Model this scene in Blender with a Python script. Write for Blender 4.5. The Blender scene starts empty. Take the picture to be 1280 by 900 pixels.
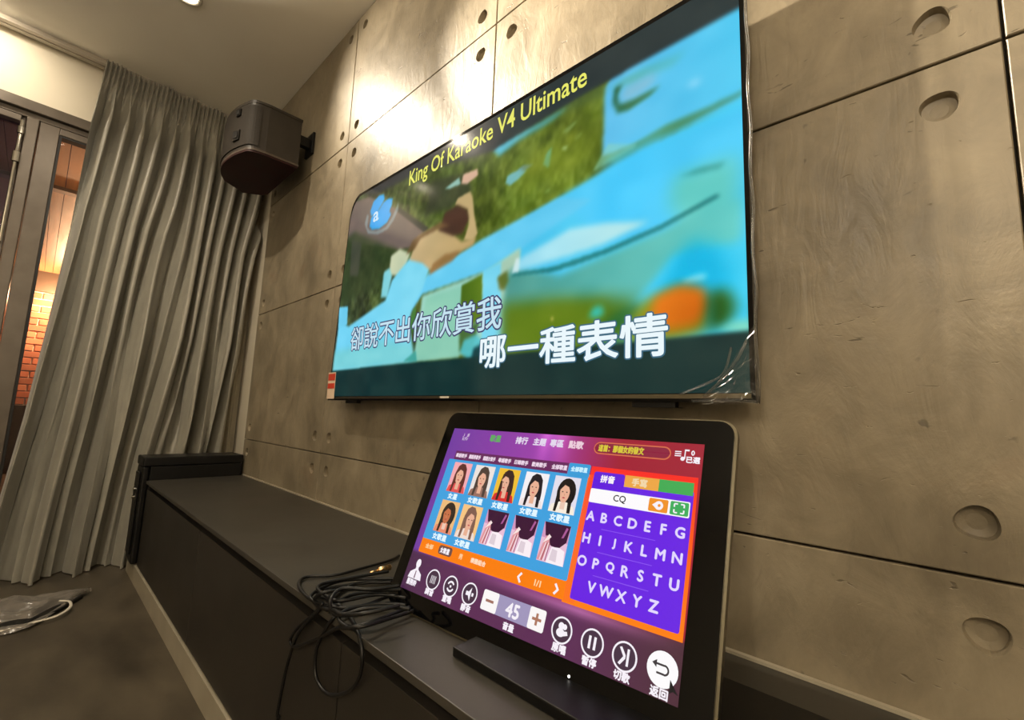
import bpy, bmesh, math, random
import numpy as np
from mathutils import Vector, Matrix

random.seed(7); np.random.seed(7)
SC = bpy.context.scene
C = SC.collection
S = 0.85                                   # metres per layout unit (camera to concrete wall = 1 unit)
def P(x, y, z):                            # layout units (camera at 0,0,0; wall at y=1; floor at z=-1) -> metres
    return Vector((x*S, (y-1.0)*S, (z+1.0)*S))

# ------------------------------------------------------------------ camera, world, exposure
cam_d = bpy.data.cameras.new('camera'); cam = bpy.data.objects.new('camera', cam_d); C.objects.link(cam)
RIGHT = Vector((0.7289838, 0.6834927, 0.0376876)); DOWN = Vector((-0.0592859, 0.1178893, -0.9912554)); FWD = Vector((-0.6819588, 0.7203748, 0.1264609))
m = Matrix.Identity(4)
for i in range(3):
    m[i][0] = RIGHT[i]; m[i][1] = -DOWN[i]; m[i][2] = -FWD[i]
m.translation = P(0, 0, 0)
cam.matrix_world = m
cam_d.sensor_width = 36.0; cam_d.lens = 559.26/1280*36.0; cam_d.clip_start = 0.02
SC.camera = cam
w = bpy.data.worlds.new('night'); SC.world = w; w.use_nodes = True
w.node_tree.nodes['Background'].inputs[0].default_value = (0.05, 0.06, 0.10, 1)
w.node_tree.nodes['Background'].inputs[1].default_value = 0.25
SC.view_settings.view_transform = 'Standard'; SC.view_settings.look = 'None'
SC.view_settings.gamma = 1.0; SC.view_settings.use_curve_mapping = False
SC.view_settings.exposure = 0.0
WARM = (1.0, 0.86, 0.66)

# ------------------------------------------------------------------ helpers
def lin(c):
    return tuple(((v/255.0)/12.92 if v <= 10.3 else (((v/255.0)+0.055)/1.055)**2.4) for v in c[:3])
def tag(o, label=None, cat=None, group=None, kind=None):
    if label: o['label'] = label
    if cat: o['category'] = cat
    if group: o['group'] = group
    if kind: o['kind'] = kind
    return o
def empty(name, loc, label=None, cat=None, group=None, kind=None):
    o = bpy.data.objects.new(name, None); C.objects.link(o); o.location = loc
    o.empty_display_size = 0.05
    bpy.context.view_layer.update()
    return tag(o, label, cat, group, kind)
def link(name, me, mat, parent=None, smooth=False):
    o = bpy.data.objects.new(name, me); C.objects.link(o)
    if mat:
        me.materials.clear(); me.materials.append(mat)
    if parent:
        o.parent = parent
        o.matrix_parent_inverse = parent_world(parent).inverted()
    if smooth:
        me.polygons.foreach_set('use_smooth', [True]*len(me.polygons))
    return o
def parent_world(p):
    mw = p.matrix_basis.copy()
    if p.parent: mw = parent_world(p.parent) @ p.matrix_parent_inverse @ mw
    return mw
def from_bm(name, bm, mat, parent=None, smooth=False):
    me = bpy.data.meshes.new(name); bmesh.ops.recalc_face_normals(bm, faces=bm.faces); bm.to_mesh(me); bm.free()
    return link(name, me, mat, parent, smooth)
def box_bm(bm, lo, hi, bevel=0.0, seg=2):          # metres
    r = bmesh.ops.create_cube(bm, size=1.0)
    vs = r['verts']
    for v in vs:
        v.co = Vector([(lo[i]+hi[i])/2 + v.co[i]*(hi[i]-lo[i]) for i in range(3)])
    if bevel > 0:
        es = list({e for v in vs for e in v.link_edges})
        bmesh.ops.bevel(bm, geom=es, offset=bevel, segments=seg, affect='EDGES', profile=0.5)
def ubox(name, a, b, mat, parent=None, bevel=0.0):    # layout-unit corners
    A = P(*a); B = P(*b)
    lo = [min(A[i], B[i]) for i in range(3)]; hi = [max(A[i], B[i]) for i in range(3)]
    bm = bmesh.new(); box_bm(bm, lo, hi, bevel)
    return from_bm(name, bm, mat, parent)
def prism_bm(bm, pts, off):                          # pts: list of Vector (metres), extruded by off
    a = [bm.verts.new(p) for p in pts]; b = [bm.verts.new(p+off) for p in pts]
    bm.faces.new(a); bm.faces.new(list(reversed(b)))
    n = len(pts)
    for i in range(n):
        bm.faces.new((a[i], b[i], b[(i+1) % n], a[(i+1) % n]))
def smooth_path(pts, n=10):
    pts = [Vector(p) for p in pts]; out = []
    for i in range(len(pts)-1):
        p0 = pts[max(i-1, 0)]; p1 = pts[i]; p2 = pts[i+1]; p3 = pts[min(i+2, len(pts)-1)]
        for k in range(n):
            t = k/n
            out.append(0.5*((2*p1)+(p2-p0)*t+(2*p0-5*p1+4*p2-p3)*t*t+(3*p1-p0-3*p2+p3)*t**3))
    out.append(pts[-1]); return out
def tube_bm(bm, path, r, seg=8, flat=1.0):
    rings = []; up = Vector((0.13, 0.21, 1)).normalized()
    for i, p in enumerate(path):
        t = (path[min(i+1, len(path)-1)]-path[max(i-1, 0)]).normalized()
        a = t.cross(up)
        if a.length < 1e-3: a = t.cross(Vector((1, 0, 0)))
        a.normalize(); b = t.cross(a).normalized()
        rr = r(i/(len(path)-1)) if callable(r) else r
        rings.append([bm.verts.new(p+a*math.cos(2*math.pi*k/seg)*rr+b*math.sin(2*math.pi*k/seg)*rr*flat) for k in range(seg)])
    for i in range(len(rings)-1):
        for k in range(seg):
            bm.faces.new((rings[i][k], rings[i][(k+1) % seg], rings[i+1][(k+1) % seg], rings[i+1][k]))
    bm.faces.new(rings[0]); bm.faces.new(list(reversed(rings[-1])))
def cyl_bm(bm, p0, p1, r0, r1=None, seg=24):
    p0 = Vector(p0); p1 = Vector(p1); r1 = r0 if r1 is None else r1
    t = (p1-p0).normalized(); a = t.orthogonal().normalized(); b = t.cross(a)
    A = [bm.verts.new(p0+(a*math.cos(2*math.pi*k/seg)+b*math.sin(2*math.pi*k/seg))*r0) for k in range(seg)]
    B = [bm.verts.new(p1+(a*math.cos(2*math.pi*k/seg)+b*math.sin(2*math.pi*k/seg))*r1) for k in range(seg)]
    bm.faces.new(A); bm.faces.new(list(reversed(B)))
    for k in range(seg): bm.faces.new((A[k], B[k], B[(k+1) % seg], A[(k+1) % seg]))

# ------------------------------------------------------------------ materials
def mat(name, col, rough=0.5, metal=0.0, spec=0.5, coat=0.0):
    mt = bpy.data.materials.new(name); mt.use_nodes = True
    b = mt.node_tree.nodes['Principled BSDF']
    b.inputs['Base Color'].default_value = (*lin(col), 1); b.inputs['Roughness'].default_value = rough
    b.inputs['Metallic'].default_value = metal; b.inputs['Specular IOR Level'].default_value = spec
    b.inputs['Coat Weight'].default_value = coat
    return mt
def noisy(name, c1, c2, scale=6, rough=0.5, spec=0.5, bump=0.1, bscale=60, stretch=(1, 1, 1), detail=6, rr=0.08, metal=0.0):
    mt = mat(name, c1, rough, metal, spec); nt = mt.node_tree; N = nt.nodes; L = nt.links; b = N['Principled BSDF']
    g = N.new('ShaderNodeNewGeometry'); mp = N.new('ShaderNodeMapping'); mp.inputs['Scale'].default_value = stretch
    L.new(g.outputs['Position'], mp.inputs[0])
    n = N.new('ShaderNodeTexNoise'); n.inputs['Scale'].default_value = scale; n.inputs['Detail'].default_value = detail
    L.new(mp.outputs[0], n.inputs['Vector'])
    r = N.new('ShaderNodeValToRGB'); r.color_ramp.elements[0].position = .32; r.color_ramp.elements[1].position = .68
    r.color_ramp.elements[0].color = (*lin(c1), 1); r.color_ramp.elements[1].color = (*lin(c2), 1)
    L.new(n.outputs['Fac'], r.inputs[0]); L.new(r.outputs[0], b.inputs['Base Color'])
    mr = N.new('ShaderNodeMapRange'); mr.inputs['To Min'].default_value = max(rough-rr, 0); mr.inputs['To Max'].default_value = rough+rr
    L.new(n.outputs['Fac'], mr.inputs[0]); L.new(mr.outputs[0], b.inputs['Roughness'])
    n2 = N.new('ShaderNodeTexNoise'); n2.inputs['Scale'].default_value = bscale; n2.inputs['Detail'].default_value = 4
    L.new(mp.outputs[0], n2.inputs['Vector'])
    bp = N.new('ShaderNodeBump'); bp.inputs['Strength'].default_value = bump; bp.inputs['Distance'].default_value = 0.004
    L.new(n2.outputs['Fac'], bp.inputs['Height']); L.new(bp.outputs[0], b.inputs['Normal'])
    return mt

def concrete():
    mt = mat('board_concrete', (170, 160, 142), 0.42, 0, 0.5); nt = mt.node_tree; N = nt.nodes; L = nt.links; b = N['Principled BSDF']
    g = N.new('ShaderNodeNewGeometry')
    def noise(scale, detail, stretch=(1, 1, 1), rough=.55, dist=0.0, rot=(0, 0, 0)):
        mp = N.new('ShaderNodeMapping'); mp.inputs['Scale'].default_value = stretch; mp.inputs['Rotation'].default_value = rot
        L.new(g.outputs['Position'], mp.inputs[0])
        n = N.new('ShaderNodeTexNoise'); n.inputs['Scale'].default_value = scale; n.inputs['Detail'].default_value = detail
        n.inputs['Roughness'].default_value = rough; n.inputs['Distortion'].default_value = dist
        L.new(mp.outputs[0], n.inputs['Vector']); return n.outputs['Fac']
    def ramp(src, stops):
        r = N.new('ShaderNodeValToRGB'); e = r.color_ramp.elements
        e[0].position = stops[0][0]; e[0].color = (*stops[0][1], 1); e[1].position = stops[-1][0]; e[1].color = (*stops[-1][1], 1)
        for p, c in stops[1:-1]:
            x = e.new(p); x.color = (*c, 1)
        L.new(src, r.inputs[0]); return r.outputs[0]
    def mix(fac, a, bb, mode='MIX'):
        x = N.new('ShaderNodeMix'); x.data_type = 'RGBA'; x.blend_type = mode
        if isinstance(fac, float): x.inputs[0].default_value = fac
        else: L.new(fac, x.inputs[0])
        L.new(a, x.inputs[6]) if not isinstance(a, tuple) else setattr(x.inputs[6], 'default_value', (*a, 1))
        L.new(bb, x.inputs[7]) if not isinstance(bb, tuple) else setattr(x.inputs[7], 'default_value', (*bb, 1))
        return x.outputs[2]
    big = noise(2.2, 7, (1, 1, 1), .6, .6)
    base = ramp(big, [(.30, lin((108, 100, 85))), (.48, lin((131, 122, 105))), (.70, lin((146, 136, 118)))])
    mott = noise(9, 6, (1, 1, .8), .6, .8)
    base = mix(.62, base, ramp(mott, [(.35, (.36, .34, .30)), (.65, (.62, .60, .55))]), 'OVERLAY')
    # trowel streaks, vertical and slanted, with a shape of their own
    s1 = noise(7, 5, (2.4, 1, .8), .6, 1.6)
    base = mix(ramp(s1, [(.60, (0, 0, 0)), (.78, (.35, .35, .35))]), base, lin((96, 88, 74)))
    # short dark scratches and pits
    s2 = noise(5.5, 3, (2.6, 1, 9.0), .5, 2.2, (0, .5, 0))
    base = mix(ramp(s2, [(.705, (0, 0, 0)), (.735, (.65, .65, .65))]), base, lin((70, 61, 49)))
    pit = noise(42, 2, (1, 1, 1), .4, .5)
    base = mix(ramp(pit, [(.74, (0, 0, 0)), (.79, (.6, .6, .6))]), base, lin((64, 57, 46)))
    red = noise(3.1, 5, (1, 1, 1.4), .7, .5, (0, 0, 1))
    base = mix(ramp(red, [(.60, (0, 0, 0)), (.78, (.35, .35, .35))]), base, lin((136, 104, 82)))
    L.new(base, b.inputs['Base Color'])
    mr = N.new('ShaderNodeMapRange'); mr.inputs['To Min'].default_value = .30; mr.inputs['To Max'].default_value = .55
    L.new(mott, mr.inputs[0]); L.new(mr.outputs[0], b.inputs['Roughness'])
    ad = N.new('ShaderNodeMath'); ad.operation = 'ADD'; L.new(mott, ad.inputs[0]); L.new(s1, ad.inputs[1])
    ad2 = N.new('ShaderNodeMath'); ad2.operation = 'SUBTRACT'; L.new(ad.outputs[0], ad2.inputs[0]); L.new(ramp(s2, [(.69, (0, 0, 0)), (.74, (.5, .5, .5))]), ad2.inputs[1])
    bp = N.new('ShaderNodeBump'); bp.inputs['Strength'].default_value = .35; bp.inputs['Distance'].default_value = .005
    L.new(ad2.outputs[0], bp.inputs['Height']); L.new(bp.outputs[0], b.inputs['Normal'])
    return mt

def screen_mat(name, rough=.08, spec=.5, strength=1.0):
    mt = bpy.data.materials.new(name); mt.use_nodes = True; N = mt.node_tree.nodes; b = N['Principled BSDF']
    a = N.new('ShaderNodeVertexColor'); a.layer_name = 'picture'
    mt.node_tree.links.new(a.outputs['Color'], b.inputs['Emission Color'])
    b.inputs['Emission Strength'].default_value = strength; b.inputs['Base Color'].default_value = (.004, .004, .004, 1)
    b.inputs['Roughness'].default_value = rough; b.inputs['Specular IOR Level'].default_value = spec
    return mt
def glass_mat(name, tint, gloss=.08, rough=.02, body=0.0, bodycol=(200, 200, 200)):
    mt = bpy.data.materials.new(name); mt.use_nodes = True; N = mt.node_tree.nodes; L = mt.node_tree.links
    N.remove(N['Principled BSDF']); out = N['Material Output']
    tr = N.new('ShaderNodeBsdfTransparent'); tr.inputs[0].default_value = (*tint, 1)
    gl = N.new('ShaderNodeBsdfGlossy'); gl.inputs['Roughness'].default_value = rough
    fr = N.new('ShaderNodeFresnel'); fr.inputs['IOR'].default_value = 1.0+gloss*6
    mx = N.new('ShaderNodeMixShader'); L.new(fr.outputs[0], mx.inputs[0]); L.new(tr.outputs[0], mx.inputs[1]); L.new(gl.outputs[0], mx.inputs[2])
    last = mx.outputs[0]
    if body > 0:
        df = N.new('ShaderNodeBsdfDiffuse'); df.inputs[0].default_value = (*lin(bodycol), 1)
        m2 = N.new('ShaderNodeMixShader'); m2.inputs[0].default_value = body
        L.new(last, m2.inputs[1]); L.new(df.outputs[0], m2.inputs[2]); last = m2.outputs[0]
    L.new(last, out.inputs['Surface']); return mt
def emit_mat(name, col, strength):
    mt = bpy.data.materials.new(name); mt.use_nodes = True; b = mt.node_tree.nodes['Principled BSDF']
    b.inputs['Base Color'].default_value = (*col, 1); b.inputs['Emission Color'].default_value = (*col, 1); b.inputs['Emission Strength'].default_value = strength
    return mt

M = dict(
    concrete=concrete(),
    backing=mat('dark_joint_backing', (52, 46, 38), .9),
    plaster=noisy('cream_paint', (206, 198, 180), (214, 206, 190), 3, .7, .3, .05, 90),
    ceiling=noisy('ceiling_paint', (236, 230, 217), (242, 237, 225), 2, .6, .3, .05, 60),
    floor=noisy('grey_brown_floor', (62, 56, 47), (92, 84, 70), 3.0, .42, .4, .12, 26, (1, 2.2, 1), 8),
    cab_top=noisy('charcoal_worktop', (54, 51, 46), (60, 57, 51), 4, .40, .45, .03, 140),
    cab_front=noisy('charcoal_door', (38, 35, 31), (43, 39, 35), 4, .38, .4, .03, 140),
    cab_dark=mat('shadow_gap_black', (16, 15, 14), .7),
    plinth=noisy('pale_stone_skirting', (150, 142, 124), (166, 158, 140), 8, .5, .4, .06, 80),
    black=mat('satin_black', (9, 8, 8), .42, 0, .35),
    black2=noisy('black_box_lacquer', (11, 10, 10), (15, 14, 14), 10, .38, .35, .03, 120),
    gloss=mat('gloss_black_bezel', (5, 5, 6), .06, 0, .22),
    rim=mat('silver_rim', (128, 122, 104), .35, 1.0),
    chrome=mat('chrome', (225, 222, 215), .12, 1.0),
    brass=mat('pale_brass', (225, 190, 140), .25, 1.0),
    rubber=noisy('black_cable_rubber', (9, 9, 9), (14, 13, 13), 30, .45, .4, .05, 200),
    alu=noisy('bronze_aluminium', (92, 84, 76), (102, 94, 85), 12, .38, .5, .02, 120, (1, 1, 1), 4, .05, .35),
    gasket=mat('black_gasket', (14, 13, 13), .6),
    rail=mat('grey_curtain_rail', (170, 162, 150), .4, .3),
    spk=noisy('speaker_lacquer', (40, 35, 30), (46, 40, 34), 14, .5, .45, .10, 260),
    spk_grille=noisy('speaker_grille_cloth', (38, 34, 29), (48, 42, 36), 120, .7, .3, .4, 500),
    spk_base=noisy('speaker_red_base', (40, 12, 14), (52, 17, 18), 12, .6, .3, .05, 200),
    spk_edge=mat('speaker_edge_trim', (76, 65, 57), .45),
    film=glass_mat('clear_film', (.96, .96, .95), .06, .14, .03, (205, 200, 190)),
    pane=glass_mat('window_glass', (.90, .88, .86), .05, .01),
    dark_pane=glass_mat('dark_window_glass', (.45, .44, .66), .10, .02),
    wood=noisy('warm_soffit_wood', (150, 108, 74), (172, 126, 88), 3, .5, .4, .08, 40, (1, 14, 1)),
    beam=mat('dark_soffit_beam', (92, 78, 68), .5),
    mortar=noisy('pale_mortar', (226, 214, 198), (240, 230, 214), 20, .9, .2, .2, 90),
    brick_a=noisy('brick_red', (172, 104, 80), (188, 116, 90), 9, .85, .2, .3, 60),
    brick_b=noisy('brick_orange', (188, 122, 94), (200, 134, 104), 9, .85, .2, .3, 60),
    brick_c=noisy('brick_brown', (156, 98, 78), (168, 108, 84), 9, .85, .2, .3, 60),
    paver=noisy('outside_paving', (70, 60, 52), (84, 72, 62), 6, .8, .3, .1, 40),
    purple=mat('outside_dark_cladding', (70, 72, 110), .6),
    sheer=noisy('pale_curtain_lining', (176, 168, 150), (186, 178, 160), 20, .8, .2, .05, 300),
    white=mat('white_trim', (220, 214, 200), .5),
    picture=screen_mat('tv_picture', .12, .3, 1.0),
    display=screen_mat('touch_display', .10, .4, 1.0),
    sticker_red=mat('sticker_red', (196, 62, 40), .5), sticker_white=mat('sticker_cream', (222, 196, 170), .5),
    lamp_glow=emit_mat('lamp_glow', WARM, 22.0), globe=emit_mat('fill_globe_glow', WARM, 3.0),
    led=emit_mat('indicator_white', (1, 1, 1), 2.0),
)
def curtain_mat():
    mt = noisy('grey_satin_fabric', (142, 139, 129), (154, 151, 140), 40, .33, .8, .10, 420, (1, 1, .25), 4, .06)
    b = mt.node_tree.nodes['Principled BSDF']; b.inputs['Sheen Weight'].default_value = .25; b.inputs['Sheen Roughness'].default_value = .4
    return mt
M['curtain'] = curtain_mat()

# ------------------------------------------------------------------ setting: floor, ceiling, walls
def setting(name, a, b, mt): return tag(ubox(name, a, b, mt), kind='structure')
XW = -3.9                                     # inner face of the window wall
setting('floor', (-4.1, -3.3, -1.06), (1.9, 1.15, -1.0), M['floor'])
setting('ceiling', (-4.1, -3.3, 2.19), (1.9, 1.15, 2.27), M['ceiling'])
wall_r = setting('wall_right', (-4.1, 1.075, -1.0), (1.9, 1.15, 2.19), M['plaster'])
setting('wall_back', (-4.1, -3.3, -1.0), (1.9, -3.2, 2.19), M['plaster'])
setting('wall_front', (1.8, -3.2, -1.0), (1.9, 1.075, 2.19), M['plaster'])
# window wall: lintel above the doors and the piers either side
bm = bmesh.new()
for a, b in (((-4.1, -3.2, 1.80), (XW, 1.075, 2.19)), ((-4.1, .98, -1.0), (XW, 1.075, 1.80)), ((-4.1, -3.2, -1.0), (XW, -1.70, 1.80))):
    A = P(*a); B = P(*b); box_bm(bm, [min(A[i], B[i]) for i in range(3)], [max(A[i], B[i]) for i in range(3)])
tag(from_bm('wall_left', bm, M['plaster']), kind='structure')

# concrete cladding: backing board, then each panel as a part of the wall
ubox('backing_board', (-3.395, 1.021, -1.0), (1.8, 1.076, 2.19), M['backing'], wall_r)
XC = [-3.40, -2.23, -1.09, .117, 1.30, 1.80]; ZR = [-1.0, -.213, .635, 1.432, 2.188]
panel_cache = {}
def panel_mesh(wd, ht):
    key = (round(wd, 4), round(ht, 4))
    if key in panel_cache: return panel_cache[key]
    bm = bmesh.new(); th = .019*S; cell = .156*S; R = .0245*S; dep = .015*S; ch = .0018*S
    wm, hm = wd*S, ht*S
    def quad(x0, z0, x1, z1):
        bm.faces.new([bm.verts.new((x, 0, z)) for x, z in ((x0, z0), (x1, z0), (x1, z1), (x0, z1))])
    holes = wm > 3*cell and hm > 3*cell
    xs = [ch, cell, wm-cell, wm-ch]; zs = [ch, cell, hm-cell, hm-ch]
    if not holes: quad(ch, ch, wm-ch, hm-ch)
    for i in range(3 if holes else 0):
        for j in range(3):
            x0, x1, z0, z1 = xs[i], xs[i+1], zs[j], zs[j+1]
            if i != 1 and j != 1:
                cx = cell/2 if i == 0 else wm-cell/2; cz = cell/2 if j == 0 else hm-cell/2; n = 28
                sq, c0, c1, c2, c3 = [], [], [], [], []
                for k in range(n):
                    a = 2*math.pi*(k+.5)/n; c, s = math.cos(a), math.sin(a)
                    tx = ((x1-cx) if c > 0 else (cx-x0))/max(abs(c), 1e-6); tz = ((z1-cz) if s > 0 else (cz-z0))/max(abs(s), 1e-6); t = min(tx, tz)
                    wob = 1+.05*math.sin(3*a+i*2+j)
                    sq.append(bm.verts.new((cx+c*t, 0, cz+s*t)))
                    c0.append(bm.verts.new((cx+c*R*1.05*wob, 0, cz+s*R*1.05*wob)))
                    c1.append(bm.verts.new((cx+c*R*wob, dep*.35, cz+s*R*wob)))
                    c2.append(bm.verts.new((cx+c*R*.93*wob, dep, cz+s*R*.93*wob)))
                    c3.append(bm.verts.new((cx+c*R*.5, dep*1.12, cz+s*R*.5)))
                for ra, rb in ((sq, c0), (c0, c1), (c1, c2), (c2, c3)):
                    for k in range(n): bm.faces.new((ra[k], ra[(k+1) % n], rb[(k+1) % n], rb[k]))
                bm.faces.new(c3)
                for X, Z in ((x0, z0), (x1, z0), (x1, z1), (x0, z1)):      # square corners left by the ring
                    ks = sorted(range(n), key=lambda k: (sq[k].co.x-X)**2+(sq[k].co.z-Z)**2)[:2]
                    bm.faces.new((sq[ks[0]], sq[ks[1]], bm.verts.new((X, 0, Z))))
            else: quad(x0, z0, x1, z1)
    # chamfered edge and sides
    o = [(ch, 0, ch), (wm-ch, 0, ch), (wm-ch, 0, hm-ch), (ch, 0, hm-ch)]; q = [(0, ch, 0), (wm, ch, 0), (wm, ch, hm), (0, ch, hm)]; r = [(0, th, 0), (wm, th, 0), (wm, th, hm), (0, th, hm)]
    V = [[bm.verts.new(v) for v in ring] for ring in (o, q, r)]
    for a, b in ((V[0], V[1]), (V[1], V[2])):
        for k in range(4): bm.faces.new((a[k], a[(k+1) % 4], b[(k+1) % 4], b[k]))
    bmesh.ops.remove_doubles(bm, verts=bm.verts, dist=1e-5)
    bmesh.ops.recalc_face_normals(bm, faces=bm.faces)
    me = bpy.data.meshes.new('concrete_panel'); bm.to_mesh(me); bm.free()
    # make sure the face looks into the room (-y)
    big = max(me.polygons, key=lambda p: p.area)
    if big.normal.y > 0: me.flip_normals()
    panel_cache[key] = me; return me
G = .0022
for i in range(5):
    for j in range(4):
        x0, x1, z0, z1 = XC[i]+G, XC[i+1]-G, ZR[j]+G, ZR[j+1]-G
        me = panel_mesh(x1-x0, z1-z0)
        o = bpy.data.objects.new('concrete_panel', me); C.objects.link(o)
        if not me.materials: me.materials.append(M['concrete'])
        o.parent = wall_r; o.location = P(x0, 1.0+.0015*random.random(), z0)

# ------------------------------------------------------------------ downlights (each lamp lives in its own fitting)
def downlight(x, y, label, power, blend=.6, size=math.radians(110), tilt=None, rad=.045):
    t = empty('ceiling_downlight', P(x, y, 2.19), label, 'ceiling light', 'recessed downlights')
    bm = bmesh.new(); c = P(x, y, 2.19); n = 32
    prof = [(rad*1.5, 0), (rad*1.5, -.008), (rad*1.12, -.012), (rad*1.0, -.004)]
    rings = [[bm.verts.new(c+Vector((math.cos(2*math.pi*k/n)*r*S, math.sin(2*math.pi*k/n)*r*S, z*S))) for k in range(n)] for r, z in prof]
    for a, b in zip(rings, rings[1:]):
        for k in range(n): bm.faces.new((a[k], a[(k+1) % n], b[(k+1) % n], b[k]))
    from_bm('trim_ring', bm, M['white'], t, True)
    bm = bmesh.new(); cyl_bm(bm, c+Vector((0, 0, -.003)), c+Vector((0, 0, -.0055)), rad*.98*S)
    from_bm('lens', bm, M['lamp_glow'], t)
    ld = bpy.data.lights.new('downlight_lamp', 'SPOT'); ld.energy = power; ld.color = WARM; ld.spot_size = size; ld.spot_blend = blend; ld.shadow_soft_size = .022
    lo = bpy.data.objects.new('downlight_lamp', ld); C.objects.link(lo); lo.location = c+Vector((0, 0, -.02))
    if tilt: lo.rotation_euler = tilt
    return t
aim = Vector((2.1, .69, -1.24))                # this one is swivelled along the wall towards the television
downlight(-2.80, .31, 'recessed downlight in the ceiling in front of the curtain', 105, .9, math.radians(94), aim.to_track_quat('-Z', 'Y').to_euler())
downlight(-2.42, .31, 'added unseen downlight in the same row, swivelled to brighten the wall past the television', 800, 1.0, math.radians(35), Vector((2.35, .69, -1.20)).to_track_quat('-Z', 'Y').to_euler())  # extra narrow spot, added to strengthen the light right of the television
downlight(-3.50, -.50, 'recessed downlight beside the glass door, tilted to the white lintel', 21, 1.0, math.radians(150), (0, math.radians(42), 0))
downlight(-2.60, -.12, 'unseen recessed downlight added as fill at mid room, left of the camera', 72, .9, math.radians(150))  # added fill lamp for the curtain, floor and cabinet top
downlight(.60, -.55, 'recessed downlight behind the camera on the right', 9, .9, math.radians(150))
downlight(.55, -2.1, 'recessed downlight in the rear right of the room', 40, .9, math.radians(150))
def fill_pendant(x, y, z, label, power):  # invented globe lamps out of view, added to brighten ceiling and walls
    t = empty('fill_pendant_lamp', P(x, y, 2.19), label, 'added fill lamp', 'added fill globes at the rear')
    bm = bmesh.new(); cyl_bm(bm, P(x, y, 2.189), P(x, y, z+.10), .004, None, 10); from_bm('cord', bm, M['black'], t)
    bm = bmesh.new(); cyl_bm(bm, P(x, y, 2.189), P(x, y, 2.165), .045, None, 24); from_bm('ceiling_rose', bm, M['white'], t)
    bm = bmesh.new(); bmesh.ops.create_uvsphere(bm, u_segments=24, v_segments=14, radius=.085); bmesh.ops.translate(bm, verts=bm.verts, vec=P(x, y, z)); from_bm('globe', bm, M['globe'], t, True)
    ld = bpy.data.lights.new('fill_bulb', 'POINT'); ld.energy = power; ld.color = WARM; ld.shadow_soft_size = .09
    lo = bpy.data.objects.new('fill_bulb', ld); C.objects.link(lo); lo.location = P(x, y, z)-Vector((0, 0, .19))
fill_pendant(.15, -1.9, 1.55, 'globe lamp added as fill light behind the camera, nearer the middle of the room', 46)
fill_pendant(1.25, -1.2, 1.55, 'globe lamp added as fill light at the right side of the room', 36)

# ------------------------------------------------------------------ window wall: glazed door
door = empty('door_1', P(XW-.05, -.2, -1.0), kind='structure')
xo, xi = XW-.10, XW-.015                      # frame depth
def dbox(name, y0, y1, z0, z1, mt, x0=xo, x1=xi, bev=.003): return ubox(name, (x0, y0, z0), (x1, y1, z1), mt, door, bev)
dbox('frame_head', -1.70, .98, 1.735, 1.80, M['alu'], xo, XW+.012)
dbox('frame_head_inner', -1.70, .98, 1.700, 1.733, M['alu'])
dbox('door_stile', -.172, -.085, -1.0, 1.698, M['alu'])
dbox('door_rail', -.085, .93, 1.655, 1.698, M['alu'])
dbox('door_rail', -.085, .93, -1.0, -.86, M['alu'])
dbox('door_stile', .93, .98, -1.0, 1.698, M['alu'])
dbox('door_stile', -.228, -.176, -1.0, 1.698, M['alu'], xo, xi+.01)
dbox('door_stile', -.250, -.232, -1.0, 1.698, M['alu'], xo, xi-.02)
dbox('glazing_gasket', -.085, -.073, -.86, 1.655, M['gasket'], xo+.02, xi-.004, 0)
dbox('glazing_gasket', -.073, .93, 1.643, 1.655, M['gasket'], xo+.02, xi-.004, 0)
dbox('pane', -.085, .93, -.86, 1.655, M['pane'], xo+.03, xo+.037, 0)
dbox('pane', -1.60, -.250, -.86, 1.66, M['dark_pane'], xo+.03, xo+.037, 0)
dbox('door_rail', -1.60, -.250, 1.66, 1.698, M['alu']); dbox('door_rail', -1.60, -.250, -1.0, -.86, M['alu'])
dbox('door_stile', -1.70, -1.60, -1.0, 1.698, M['alu'])
hg = None
for za, zb, r in ((1.66, 1.62, .010), (1.615, 1.575, .015), (1.57, 1.46, .009), (1.455, 1.395, .018), (1.39, .9, .008)):
    bm = bmesh.new(); cyl_bm(bm, P(XW+.004, -.243, za), P(XW+.004, -.243, zb), r*S, None, 16)
    if hg is None: hg = from_bm('door_hinge', bm, M['chrome'], door, False)
    else: from_bm('hinge_barrel', bm, M['chrome'], hg)

# curtain rail on the ceiling
rail = empty('curtain_rail', P(-3.79, -.5, 2.19), 'pale grey double curtain rail fixed along the ceiling above the glass door', 'curtain rail')
ubox('rail_profile', (-3.80, -1.7, 2.160), (-3.765, 1.04, 2.189), M['rail'], rail, .002)
ubox('rail_profile', (-3.845, -1.7, 2.165), (-3.815, 1.04, 2.189), M['rail'], rail, .002)
for k in range(9):
    y = .11+k*.11
    ubox('glider', (-3.79, y-.006, 2.150), (-3.775, y+.006, 2.161), M['white'], rail)

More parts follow.
